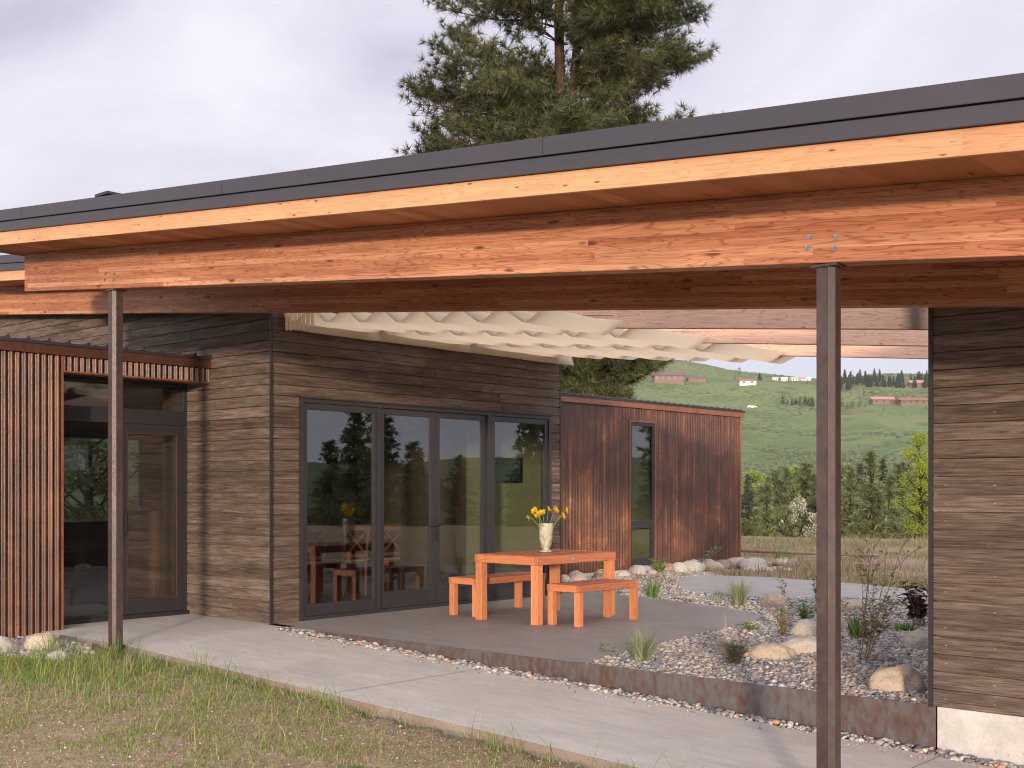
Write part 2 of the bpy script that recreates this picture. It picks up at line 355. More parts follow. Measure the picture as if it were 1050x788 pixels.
MAT['boulder_grey'] = boulder_mat('grey granite', (0.40, 0.385, 0.36), (0.45, 0.40, 0.345))
MAT['boulder_brown'] = boulder_mat('brown rock', (0.24, 0.18, 0.145), (0.33, 0.255, 0.20))

def blade_mat(name, stops, trans=0.25, rough=0.6, clump=0.0):
    t = T(name); col = t.ramp(t.isl(), stops)
    if clump: col = t.mix(1.0, col, t.ramp(t.noise(t.obj, clump, 3, 0.6), [(0.36, 0.55), (0.64, 1.35)]), 'MULTIPLY')
    if True:
        m = t.fin(col, rough, 0.2)
    tr = t.n('ShaderNodeBsdfTranslucent', {0: col}); mx = t.n('ShaderNodeMixShader', {0: trans, 1: t.b.outputs[0], 2: tr.outputs[0]})
    out = t.nt.nodes['Material Output']; t.nt.links.new(mx.outputs[0], out.inputs[0]); return m
MAT['grass'] = blade_mat('lawn grass', [(0, (0.11, 0.22, 0.035)), (0.45, (0.18, 0.30, 0.055)), (0.7, (0.27, 0.32, 0.09)), (0.84, (0.36, 0.25, 0.14)), (1, (0.45, 0.34, 0.20))])
MAT['weed_green'] = blade_mat('fresh green leaves', [(0, (0.085, 0.18, 0.03)), (1, (0.17, 0.29, 0.055))])
MAT['blue_grass'] = blade_mat('blue oat grass', [(0, (0.15, 0.22, 0.13)), (0.55, (0.27, 0.33, 0.20)), (0.8, (0.38, 0.38, 0.22)), (1, (0.48, 0.42, 0.26))])
MAT['lavender'] = blade_mat('grey green heather leaves', [(0, (0.16, 0.20, 0.10)), (0.5, (0.26, 0.28, 0.18)), (0.75, (0.40, 0.32, 0.31)), (1, (0.16, 0.26, 0.08))])
MAT['red_stem'] = blade_mat('reddish stems', [(0, (0.20, 0.10, 0.07)), (1, (0.30, 0.19, 0.12))], 0.1)
MAT['dry_stalk'] = blade_mat('dry grass stalks', [(0, (0.42, 0.30, 0.19)), (1, (0.52, 0.40, 0.26))], 0.1)
MAT['burgundy'] = blade_mat('burgundy leaves', [(0, (0.045, 0.014, 0.016)), (1, (0.10, 0.03, 0.028))], 0.15)
MAT['sap_leaf'] = blade_mat('young bronze leaves', [(0, (0.18, 0.20, 0.05)), (0.6, (0.24, 0.22, 0.07)), (1, (0.25, 0.11, 0.06))])
MAT['dry_field'] = blade_mat('dry field grass', [(0, (0.30, 0.22, 0.12)), (0.25, (0.38, 0.28, 0.17)), (0.55, (0.20, 0.24, 0.085)), (0.8, (0.26, 0.27, 0.11)), (1, (0.36, 0.22, 0.17))])
MAT['petal'] = blade_mat('yellow petals', [(0, (0.80, 0.50, 0.02)), (1, (0.86, 0.62, 0.04))], 0.3, 0.5)
MAT['flower_center'] = plain('orange flower centre', (0.55, 0.24, 0.02), 0.8, 0.1)
MAT['stem'] = plain('flower stem', (0.16, 0.24, 0.06), 0.5, 0.3)
MAT['twig'] = plain('brown twig', (0.30, 0.205, 0.16), 0.75, 0.2)
MAT['needles'] = blade_mat('pine needles', [(0, (0.036, 0.052, 0.021)), (0.5, (0.066, 0.086, 0.034)), (0.85, (0.11, 0.125, 0.05)), (1, (0.20, 0.15, 0.07))], 0.2, 0.5, 1.1)
MAT['pine_far'] = blade_mat('valley conifer', [(0, (0.09, 0.125, 0.055)), (0.6, (0.15, 0.185, 0.08)), (1, (0.23, 0.25, 0.11))], 0.35, clump=11.0)
MAT['pine_dark'] = blade_mat('dark conifer', [(0, (0.040, 0.062, 0.038)), (1, (0.080, 0.11, 0.058))], 0.25, clump=9.0)
MAT['olive_tree'] = blade_mat('olive green spring leaves', [(0, (0.14, 0.18, 0.07)), (1, (0.25, 0.28, 0.11))], 0.35, clump=8.0)
MAT['lime_tree'] = blade_mat('lime spring leaves', [(0, (0.21, 0.30, 0.035)), (1, (0.36, 0.42, 0.06))], 0.4)
MAT['blossom'] = blade_mat('white blossom', [(0, (0.16, 0.20, 0.08)), (0.6, (0.24, 0.27, 0.12)), (0.62, (0.55, 0.52, 0.48)), (1, (0.62, 0.58, 0.55))], 0.3)
def bark():
    t = T('pine bark'); x, y, z = t.xyz(); n = t.noise(t.vec(t.math('MULTIPLY', x, 9.0), t.math('MULTIPLY', y, 9.0), t.math('MULTIPLY', z, 2.0)), 1.0, 5, 0.65)
    col = t.ramp(n, [(0.35, (0.020, 0.014, 0.011)), (0.5, (0.050, 0.030, 0.021)), (0.68, (0.105, 0.060, 0.038))]); t.bump(n, 0.8, 0.03); return t.fin(col, 0.9, 0.1)
MAT['bark'] = bark()

def canvas():
    t = T('beige shade canvas'); n = t.noise(t.obj, 3.5, 4); w = t.noise(t.scale(t.obj, (8, 2.2, 8)), 2.0, 4)
    col = t.mix(1.0, (0.88, 0.80, 0.67), t.ramp(n, [(0.3, 0.92), (0.7, 1.05)]), 'MULTIPLY')
    t.bump(w, 0.25, 0.02); t.fin(col, 0.85, 0.1)
    tr = t.n('ShaderNodeBsdfTranslucent', {0: (0.97, 0.89, 0.75, 1)}); mx = t.n('ShaderNodeMixShader', {0: 0.74, 1: t.b.outputs[0], 2: tr.outputs[0]})
    t.nt.links.new(mx.outputs[0], t.nt.nodes['Material Output'].inputs[0]); return t.m
MAT['canvas'] = canvas()

def glass_mat(name, f0=0.075, tint=(0.70, 0.73, 0.73)):
    t = T(name); lw = t.n('ShaderNodeLayerWeight', {0: 0.5}); p = t.math('POWER', lw.outputs['Facing'], 4.0)
    f = t.math('MULTIPLY_ADD', p, 1 - f0, f0)
    nz = t.noise(t.obj, 0.9, 2); bp = t.n('ShaderNodeBump', {'Height': nz, 'Strength': 0.05, 'Distance': 0.02})
    tr = t.n('ShaderNodeBsdfTransparent', {0: (*tint, 1)}); gl = t.n('ShaderNodeBsdfGlossy', {'Color': (0.95, 0.97, 1, 1), 'Roughness': 0.0, 'Normal': bp.outputs[0]})
    mx = t.n('ShaderNodeMixShader', {0: f, 1: tr.outputs[0], 2: gl.outputs[0]})
    t.nt.links.new(mx.outputs[0], t.nt.nodes['Material Output'].inputs[0]); return t.m
MAT['glass'] = glass_mat('window glass', 0.085); MAT['entry_glass'] = glass_mat('coated entry glass', 0.20, (0.72, 0.74, 0.72))
def vase_mat():
    t = T('mottled glazed vase'); n = t.noise(t.obj, 9, 5, 0.65, 1.0); x, y, z = t.xyz()
    col = t.ramp(n, [(0.35, (0.20, 0.19, 0.11)), (0.5, (0.42, 0.42, 0.33)), (0.68, (0.62, 0.62, 0.55))])
    return t.fin(col, 0.22, 0.5)
MAT['vase'] = vase_mat()
def picture_mat():
    t = T('abstract dark green picture'); n = t.noise(t.obj, 6, 4, 0.6, 1.2)
    return t.fin(t.ramp(n, [(0.35, (0.012, 0.025, 0.03)), (0.5, (0.03, 0.07, 0.06)), (0.62, (0.10, 0.13, 0.07)), (0.7, (0.02, 0.04, 0.06))]), 0.4, 0.4)
MAT['picture'] = picture_mat()

def terrain_mat():
    t = T('terrain'); P = t.n('ShaderNodeNewGeometry').outputs['Position']
    d = t.n('ShaderNodeVectorMath', {0: P}, operation='LENGTH').outputs['Value']
    # near: dry sandy lawn with green patches
    a = t.noise(P, 0.9, 5, 0.6, 0.6); b = t.noise(P, 14, 5, 0.7); c = t.noise(P, 90, 3, 0.7)
    soil = t.ramp(b, [(0.33, (0.19, 0.135, 0.10)), (0.5, (0.34, 0.255, 0.195)), (0.68, (0.46, 0.36, 0.285))])
    soil = t.mix(1.0, soil, t.ramp(c, [(0.3, 0.7), (0.7, 1.2)]), 'MULTIPLY')
    near = t.mix(t.rng(t.math('MULTIPLY_ADD', b, 0.5, a), 0.66, 1.0, 0.0, 0.7), soil, (0.20, 0.205, 0.085))
    # field: straw, rose and green
    fa = t.noise(P, 0.16, 6, 0.65, 0.5); fb = t.noise(P, 1.6, 5, 0.7)
    field = t.ramp(t.math('ADD', t.math('MULTIPLY', fa, 0.6), t.math('MULTIPLY', fb, 0.4)), [(0.38, (0.17, 0.19, 0.075)), (0.47, (0.27, 0.23, 0.12)), (0.53, (0.33, 0.235, 0.18)), (0.62, (0.29, 0.20, 0.165))])
    # hills: spring grass with sagebrush specks and bare strips
    ha = t.noise(P, 0.006, 6, 0.62, 0.8); hb = t.noise(t.scale(P, (1, 1, 2.5)), 0.028, 6, 0.65, 0.6)
    hill = t.ramp(t.math('ADD', t.math('MULTIPLY', ha, 0.5), t.math('MULTIPLY', hb, 0.5)), [(0.36, (0.068, 0.103, 0.045)), (0.46, (0.102, 0.145, 0.060)), (0.54, (0.135, 0.175, 0.074)), (0.60, (0.155, 0.153, 0.08)), (0.67, (0.165, 0.118, 0.085))])
    vd = t.voro(P, 0.30); sel = t.noise(P, 0.02, 4, 0.7)
    spot = t.math('MULTIPLY', t.rng(vd, 0.28, 0.48, 1.0, 0.0), t.rng(sel, 0.40, 0.56, 0.0, 0.85))
    hill = t.mix(spot, hill, (0.055, 0.075, 0.038))
    vd2 = t.voro(P, 0.07); sp2 = t.math('MULTIPLY', t.rng(vd2, 0.18, 0.36, 1.0, 0.0), t.rng(hb, 0.44, 0.56, 0.0, 0.7))
    hill = t.mix(sp2, hill, (0.06, 0.08, 0.045))
    col = t.mix(t.rng(d, 13.0, 17.0, 0.0, 1.0), near, field)
    col = t.mix(t.rng(d, 60.0, 150.0, 0.0, 1.0), col, hill)
    t.bump(t.math('ADD', b, t.math('MULTIPLY', c, 0.4)), t.rng(d, 15, 40, 0.7, 0.1), 0.03)
    return t.fin(col, 0.95, 0.05)
MAT['terrain'] = terrain_mat()

# ---------------------------------------------------------------- terrain
def path_z(x): return -0.0415 * (np.clip(x, -9.78, 4.0) + 9.78)
def crest(px):   # silhouette of the hill as photo rows
    return np.interp(px, [-2500, -800, 0, 500, 640, 690, 740, 790, 835, 862, 900, 955, 1100, 1500, 2600],
                     [395, 380, 372, 376, 380, 378, 382, 388, 393, 394, 390, 391, 400, 410, 400])
def height(x, y):
    x = np.asarray(x, float); y = np.asarray(y, float)
    r = np.hypot(x, y)
    near = path_z(x) - 0.048 - 0.022 * np.clip(5.6 - y, 0, 6) * (y < 5.6) + 0.03 * (fbm(x * 0.8, y * 0.8, 3) - 0.5) * (y < 5.72)
    near = np.where(y > 5.72, path_z(x) - 0.13, near)
    f = sm(12.0, 15.0, y)
    rear = -0.06 + 0.10 * (fbm(x * 0.5, y * 0.5, 9) - 0.5) * sm(18, 24, y)
    z = near * (1 - f) + rear * f
    fw = x * AF.x + y * AF.y; rt = x * AX.x + y * AX.y
    th = np.arctan2(rt, fw); px = CX + FPX * np.tan(np.clip(th, -1.25, 1.25))
    z = z - 7.5 * sm(36, 95, r) + 1.2 * (fbm(x * 0.03, y * 0.03, 5) - 0.5) * sm(30, 70, r)
    front = sm(-0.2, 0.35, np.cos(th))
    zc = (EYE + (CY - crest(px)) / FPX * 950 * np.clip(np.cos(th), 0.3, 1)) * front + 7 * (1 - front) + (1 - front) * 22 * (fbm(th * 2 + 9, th * 0, 2) - 0.3)
    t = np.clip((r - 170) / (950 - 170), 0, 1); prof = 0.55 * t * t * (3 - 2 * t) + 0.45 * t
    back = np.clip(r - 950, 0, None)
    hill = (zc + 9) * prof - back * 0.03
    rough = (fbm(x * 0.008, y * 0.008, 21, 5) - 0.5) * 26 * sm(220, 420, r) * (1 - 0.85 * sm(780, 950, r))
    z = z + hill * sm(150, 240, r) + rough
    return z
rings = np.concatenate([[0.4], np.geomspace(1.0, 12.0, 70), np.geomspace(12.6, 3200.0, 190)])
NA = 840; ang = np.linspace(0, 2 * math.pi, NA, endpoint=False)
RR, AA = np.meshgrid(rings, ang, indexing='ij'); gx = RR * np.cos(AA); gy = RR * np.sin(AA)
gv = np.stack([gx, gy, height(gx, gy)], -1).reshape(-1, 3)
i0 = (np.arange(len(rings) - 1)[:, None] * NA + np.arange(NA)[None]).ravel(); i1 = (np.arange(len(rings) - 1)[:, None] * NA + (np.arange(NA)[None] + 1) % NA).ravel()
tf = np.stack([i0, i0 + NA, i1 + NA, i1], -1)
o = link('terrain', fast_mesh('terrain', gv, tf), MAT['terrain'], smooth=True); tag(o, kind='structure')
mb = MB(); mb.prism([(0.4 * math.cos(a), 0.4 * math.sin(a)) for a in np.linspace(0, 2 * math.pi, 12, endpoint=False)], -0.8, float(height(0.4, 0)) + 0.003)
tag(mb.build('terrain_centre', MAT['terrain']), kind='structure')

# ---------------------------------------------------------------- slabs on the ground
mb = MB()
xs = [-11.72, -9.78] + list(np.linspace(-9.0, 4.0, 14))
y0, y1 = 5.76, 7.42
for a, b in zip(xs[:-1], xs[1:]):
    za, zb = float(path_z(a)), float(path_z(b))
    far = 7.42 if a > -9.79 else 7.72
    mb.add([(a, y0, za - .16), (b, y0, zb - .16), (b, far, zb - .16), (a, far, za - .16), (a, y0, za), (b, y0, zb), (b, far, zb), (a, far, za)], [(4, 5, 6, 7), (0, 1, 5, 4), (2, 3, 7, 6)])
mb.quad((-9.78, 7.42, 0), (-9.78, 7.72, 0), (-9.78, 7.72, -.2), (-9.78, 7.42, -.2))
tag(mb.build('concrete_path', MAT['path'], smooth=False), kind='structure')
PATIO = [(-10.12, 7.62), (-6.0, 7.62), (-6.04, 7.9), (-6.11, 8.4), (-6.22, 9.0), (-6.29, 9.45), (-6.36, 10.2), (-6.45, 11.0), (-6.55, 11.5), (-6.68, 11.8), (-7.05, 12.12), (-7.6, 12.38), (-8.2, 12.58), (-9.1, 12.85), (-9.7, 13.0), (-10.12, 13.1)]
mb = MB(); mb.prism(PATIO, -0.12, 0.0); tag(mb.build('patio_slab', MAT['patio']), kind='structure')
WALK = [(-9.3, 14.2), (-8.2, 13.9), (-7.7, 14.05), (-6.9, 14.7), (-5.9, 14.6), (-3.4, 13.4), (-2.6, 15.4), (-6.5, 16.35), (-8.0, 16.9), (-9.6, 17.2), (-10.6, 17.0), (-10.7, 16.3), (-10.2, 15.4)]
mb = MB(); mb.prism(WALK, -0.12, -0.006); tag(mb.build('back_walk', MAT['walk']), kind='structure')
BED = [(-10.12, 7.62), (-3.1, 7.62), (-3.1, 13.4), (-3.6, 13.9), (-6.0, 14.9), (-8.0, 14.6), (-9.6, 15.4), (-10.6, 17.4), (-11.9, 17.8), (-11.95, 14.4), (-10.12, 14.0)]
mb = MB(); mb.prism(BED, -0.14, -0.03)
gravel_soil = plain('dark gravel soil', (0.12, 0.11, 0.105), 0.9, 0.1, var=0.3, sc=20, bump=0.3)
tag(mb.build('bed_ground', gravel_soil), kind='structure')

def ico():
    bm = bmesh.new(); bmesh.ops.create_icosphere(bm, subdivisions=1, radius=1.0)
    v = np.array([q.co[:] for q in bm.verts]); f = np.array([[w.index for w in q.verts] for q in bm.faces]); bm.free(); return v, f
IV, IF = ico()
def pebbles(pts, rmin, rmax, seed):
    g = np.random.default_rng(seed); n = len(pts)
    rr = (rmin + (rmax - rmin) * g.random(n) ** 1.7)[:, None] * np.stack([0.75 + 0.5 * g.random(n), 0.75 + 0.5 * g.random(n), 0.45 + 0.35 * g.random(n)], -1)
    ph = g.random(n) * 6.283; c, s = np.cos(ph), np.sin(ph); ti = (g.random(n) - 0.5) * 0.9
    jit = 1 + 0.16 * (g.random((n, len(IV))) - 0.5)
    v = IV[None] * jit[..., None] * rr[:, None, :]
    y2 = v[..., 1] * np.cos(ti)[:, None] - v[..., 2] * np.sin(ti)[:, None]; z2 = v[..., 1] * np.sin(ti)[:, None] + v[..., 2] * np.cos(ti)[:, None]
    x3 = v[..., 0] * c[:, None] - y2 * s[:, None]; y3 = v[..., 0] * s[:, None] + y2 * c[:, None]
    v = np.stack([x3, y3, z2], -1) + pts[:, None, :]
    f = IF[None] + (np.arange(n) * len(IV))[:, None, None]
    return v.reshape(-1, 3), f.reshape(-1, 3)
def inpoly(x, y, poly):
    ins = np.zeros(len(x), bool); j = len(poly) - 1
    for i in range(len(poly)):
        xi, yi = poly[i]; xj, yj = poly[j]
        c = ((yi > y) != (yj > y)) & (x < (xj - xi) * (y - yi) / (yj - yi + 1e-12) + xi); ins ^= c; j = i
    return ins
def scatter(poly, holes, sp, seed):
    g = np.random.default_rng(seed); P = np.array(poly)
    xs = np.arange(P[:, 0].min(), P[:, 0].max(), sp); ys = np.arange(P[:, 1].min(), P[:, 1].max(), sp)
    X, Y = np.meshgrid(xs, ys); X = (X + (g.random(X.shape) - .5) * sp * 1.3).ravel(); Y = (Y + (g.random(Y.shape) - .5) * sp * 1.3).ravel()
    k = inpoly(X, Y, poly)
    for h in holes: k &= ~inpoly(X, Y, h)
    return X[k], Y[k]
g = np.random.default_rng(3)
X, Y = scatter(BED, [PATIO, WALK], 0.028, 5); k = (X > -6.9) | (Y > 12.2); X, Y = X[k], Y[k]
keep = (Y < 12.5) | (g.random(len(X)) < 0.6); X, Y = X[keep], Y[keep]
Z = -0.024 + 0.012 * g.random(len(X)) + 0.02 * (fbm(X * 2, Y * 2, 4) - .5)
v, f = pebbles(np.stack([X, Y, Z], -1), 0.013, 0.031, 11)
o = link('gravel_bed', fast_mesh('gravel_bed', v, f), MAT['pebble'], smooth=True); tag(o, kind='stuff', label='grey and tan river pebbles covering the planting bed', cat='gravel')
STRIP = [(-9.76, 7.43), (3.0, 7.43), (3.0, 7.585), (-9.76, 7.585)]
X, Y = scatter(STRIP, [], 0.028, 6); Z = path_z(X) - 0.02 + 0.028 * g.random(len(X))
X2, Y2 = scatter([(-10.1, 7.55), (-8.0, 7.55), (-8.0, 7.66), (-10.1, 7.72)], [], 0.03, 16)
v, f = pebbles(np.stack([X, Y, Z], -1), 0.015, 0.034, 12)
o = link('pebble_strip', fast_mesh('pebble_strip', v, f), MAT['pebble'], smooth=True); tag(o, kind='stuff', label='narrow pebble strip between concrete path and steel edging', cat='gravel')
X, Y = scatter([(-11.3, 4.6), (-10.7, 4.75), (-9.95, 5.0), (-9.75, 5.45), (-10.3, 5.74), (-11.25, 5.9), (-11.6, 5.3)], [], 0.04, 8)
Z = height(X, Y) + 0.008
v, f = pebbles(np.stack([X, Y, Z], -1), 0.018, 0.042, 13)
o = link('corner_gravel', fast_mesh('corner_gravel', v, f), MAT['pebble'], smooth=True); tag(o, kind='stuff', label='small gravel patch beside the rusted corrugated wall', cat='gravel')

# ---------------------------------------------------------------- architecture helpers
SZ = lambda c: (lambda x, y: c - SLOPE * x)
def roof(poly, fronts, parent, end_edges=()):
    "sheared roof slab: soffit boards, metal deck, timber fascia and two-course metal fascia along the given y edges"
    mb = MB(); mb.prism(poly, SZ(2.672), SZ(2.700)); mb.build('soffit', MAT['soffit'], parent)
    mb = MB(); mb.prism(poly, SZ(2.7005), SZ(2.955)); mb.build('roof_deck', MAT['dark_metal'], parent)
    wf, lo, up = MB(), MB(), MB(); seams = []
    for x0, x1, y in fronts:
        wf.box(x0 - 0.02, x1, y - 0.028, y - 0.001, 2.662, 2.782, SLOPE)
        lo.box(x0 - 0.03, x1, y - 0.050, y - 0.0015, 2.7825, 2.868, SLOPE)
        up.box(x0 - 0.045, x1, y - 0.062, y - 0.0015, 2.874, 2.977, SLOPE)
        xx = x0 + 1.1
        while xx < x1:
            seams.append(MB().box(xx, xx + 0.005, y - 0.0635, y - 0.060, 2.875, 2.976, SLOPE)); xx += 3.05
    for x, ya, yb in end_edges:
        wf.box(x - 0.028, x - 0.001, ya, yb, 2.662, 2.782, SLOPE); lo.box(x - 0.05, x - 0.0015, ya, yb, 2.7825, 2.868, SLOPE); up.box(x - 0.062, x - 0.0015, ya, yb, 2.874, 2.977, SLOPE)
    wf.build('wood_fascia', MAT['fascia_wood'], parent, bevel=0.003)
    f = lo.build('metal_fascia', MAT['dark_metal'], parent, bevel=0.002); up.build('metal_cap', MAT['dark_metal'], parent, bevel=0.003)
    for m_ in seams: m_.build('seam', MAT['black_trim'], f)
def boards(mb, axis, plane, sgn, u0, u1, z0, z1, top=None, openings=(), h=0.1145, seed=1, cut_high=True):
    "individual horizontal boards; axis 'x' or 'y' is the run, plane the wall face, sgn the outward side"
    q = random.Random(seed); z = z0
    while z < z1 - 0.01:
        za, zb = z, min(z + h, z1); z += h
        a1 = u1
        if top is not None:      # sloping top: highest at low u (x axis) ; cut where the roof drops below the board
            a1 = min(u1, (top - zb) / SLOPE)
            if a1 - u0 < 0.1: continue
        segs = [(u0, a1)]
        for (oa, ob, oz0, oz1) in openings:
            if oz1 > za + 0.03 and oz0 < zb - 0.03:
                ns = []
                for a, b in segs:
                    if ob <= a or oa >= b: ns.append((a, b)); continue
                    if oa > a: ns.append((a, oa))
                    if ob < b: ns.append((ob, b))
                segs = ns
        for a, b in segs:
            u = a
            while u < b - 0.002:
                ln = q.uniform(2.2, 4.6); e = u + ln
                if b - e < 0.7: e = b
                th = 0.019 + q.random() * 0.004; t0, t1 = sorted((plane, plane + sgn * th))
                ee = e if e == b else e - 0.003
                if axis == 'x': mb.box(u, ee, t0, t1, za + 0.0035, zb - 0.0035)
                else: mb.box(t0, t1, u, ee, za + 0.0035, zb - 0.0035)
                u = e
def corrugated(mb, xp, y0, y1, z0, z1, amp=0.0155, pitch=0.068, phase=0.0):
    n = max(2, int((y1 - y0) / pitch * 10)); ys = np.linspace(y0, y1, n + 1)
    b = len(mb.v)
    for y in ys:
        s = math.sin(2 * math.pi * (y / pitch + phase)); xx = xp + amp * s
        mb.v += [(xx, y, z0), (xx, y, z1)]
    for i in range(n): k = b + 2 * i; mb.f.append((k, k + 2, k + 3, k + 1))
def rect_frame_x(mb, xa, xb, y0, y1, z0, z1, w, wb=None, wt=None):
    "picture-frame of four members in the plane x = const"
    wb = wb or w; wt = wt or w
    mb.box(xa, xb, y0, y0 + w, z0, z1); mb.box(xa, xb, y1 - w, y1, z0, z1)
    mb.box(xa, xb, y0 + w, y1 - w, z0, z0 + wb); mb.box(xa, xb, y0 + w, y1 - w, z1 - wt, z1)

# ---------------------------------------------------------------- wood-clad house with the glass doors
XF = -10.15            # face of the glass facade
house = thing('wood_clad_house', (XF, 7.7, 0), 'wood clad house with dark weathered boards and wide glass doors onto the patio', 'house')
OPN = (8.07, 12.30, -0.2, 2.405)
mb = MB()
mb.box(-12.2, XF - 0.03, 7.73, 7.85, 0.0, 3.2); mb.box(-18, -12.201, 7.73, 7.85, 2.6, 3.2)                                  # wall behind the boards, path side
mb.add([(-18, 7.73, 3.2), (XF - .03, 7.73, 3.2), (XF - .03, 7.85, 3.2), (-18, 7.85, 3.2), (-18, 7.73, 4.345), (XF - .03, 7.73, 3.612), (XF - .03, 7.85, 3.612), (-18, 7.85, 4.345)], MB.BOXF[1:])
mb.box(XF - 0.16, XF - 0.03, 7.851, 8.07, 0, 3.6); mb.box(XF - 0.16, XF - 0.03, 12.30, 12.5, 0, 3.6); mb.box(XF - 0.16, XF - 0.03, 8.07, 12.30, 2.405, 3.6)
mb.box(-18, XF - 0.161, 12.37, 12.48, 0, 3.6)
mb.build('wall', MAT['interior_dark'], house)
mb = MB(); mb.box(-11.75, XF - 0.162, 12.352, 12.3695, 0.005, 2.745); mb.build('olive_wall', MAT['interior_wall'], house)
mb = MB(); mb.box(-11.85, -11.751, 11.15, 12.3695, 0.005, 2.745); mb.build('partition', MAT['interior_dark'], house)
mb = MB(); boards(mb, 'x', 7.722, -1, -18, XF - 0.012, 0.0, 4.4, top=2.668, openings=[(-18, -11.70, -1, 2.60)], seed=4)
mb.build('path_side_siding', MAT['siding_x'], house)
mb = MB(); boards(mb, 'y', XF - 0.022, 1, 7.715, 12.5, 0.0, 3.60, openings=[OPN], seed=9)
mb.build('patio_side_siding', MAT['siding_y'], house)
mb = MB(); mb.box(XF - 0.012, XF + 0.014, 7.687, 7.713, -0.01, 3.60); mb.build('corner_trim', MAT['black_trim'], house); mb = MB(); mb.box(XF - 0.03, XF + 0.004, 12.501, 12.53, 0, 3.6); mb.build('corner_trim', MAT['black_trim'], house)
roof([(-18, 7.0), (-11.48, 7.0), (-11.48, 7.605), (-10.10, 7.605), (-10.10, 12.6), (-18, 12.6)], [(-18, -11.50, 7.0)], house)
mb = MB(); mb.box(-15.9, XF - 0.161, 7.851, 12.369, -0.05, 0.004); mb.build('floor', MAT['interior_floor'], house)
mb = MB(); mb.box(-15.9, XF - 0.161, 7.851, 12.369, 2.75, 2.80); mb.build('ceiling', MAT['ceiling'], house)
mb = MB(); mb.box(-15.95, -15.9, 7.851, 8.3, 0, 2.75); mb.box(-15.95, -15.9, 9.7, 12.37, 0, 2.75); mb.box(-15.95, -15.9, 8.3, 9.7, 0, 0.9); mb.box(-15.95, -15.9, 8.3, 9.7, 2.2, 2.75); mb.build('back_wall', MAT['interior_dark'], house)
mb = MB(); rect_frame_x(mb, -15.94, -15.9, 8.3, 9.7, 0.9, 2.2, 0.05); bw = mb.build('back_window', MAT['frame'], house); mb = MB(); mb.box(-15.925, -15.915, 8.35, 9.65, 0.95, 2.15); mb.build('pane', MAT['glass'], bw)
# outer door frame and mullions
mb = MB(); xa, xb = XF - 0.07, XF + 0.022
mb.box(xa, xb, 8.072, 8.125, -0.005, 2.40); mb.box(xa, xb, 9.185, 9.235, -0.005, 2.40); mb.box(xa, xb, 11.045, 11.13, -0.005, 2.40); mb.box(xa, xb, 12.245, 12.298, -0.005, 2.40)
for a, b in ((8.125, 9.185), (9.235, 11.045), (11.13, 12.245)):
    mb.box(xa, xb, a, b, 2.345, 2.40); mb.box(xa, xb, a, b, -0.005, 0.035)
mb.build('door_frame', MAT['frame'], house, bevel=0.003)
mb = MB(); mb.box(XF + 0.0225, XF + 0.05, 8.06, 12.31, 2.392, 2.408); mb.build('drip_cap', MAT['frame'], house)
def leaf(name, y0, y1, xo, stile=0.055, bot=0.13, z0=0.037, z1=2.343):
    mb = MB(); rect_frame_x(mb, xo - 0.045, xo, y0 + 0.002, y1 - 0.002, z0, z1, stile, bot, 0.07)
    d = mb.build(name, MAT['frame'], house, bevel=0.004)
    mb = MB(); mb.box(xo - 0.030, xo - 0.018, y0 + stile, y1 - stile, z0 + bot, z1 - 0.07); mb.build('pane', MAT['glass'], d)
    return d
d1 = leaf('fixed_window', 8.125, 9.185, XF + 0.005, 0.05)
d2 = leaf('french_door', 9.235, 10.14, XF - 0.012, 0.075, 0.19); d3 = leaf('french_door', 10.14, 11.045, XF - 0.012, 0.075, 0.19)
d4 = leaf('fixed_window', 11.13, 12.245, XF + 0.005, 0.06, 0.17)
for d, yy, s in ((d2, 10.10, -1), (d3, 10.18, 1)):
    mb = MB(); x = XF - 0.012; mb.box(x + 0.0005, x + 0.012, yy - 0.022, yy + 0.022, 0.78, 1.08)
    mb.tube([(x + 0.01, yy, 0.98), (x + 0.055, yy, 0.98), (x + 0.062, yy + s * 0.02, 0.98), (x + 0.062, yy + s * 0.115, 0.975)], 0.010, 8); mb.tube([(x + 0.012, yy, 0.86), (x + 0.028, yy, 0.86)], 0.014, 8)
    off = house.location; o = mb.build('handle', MAT['handle'], d)
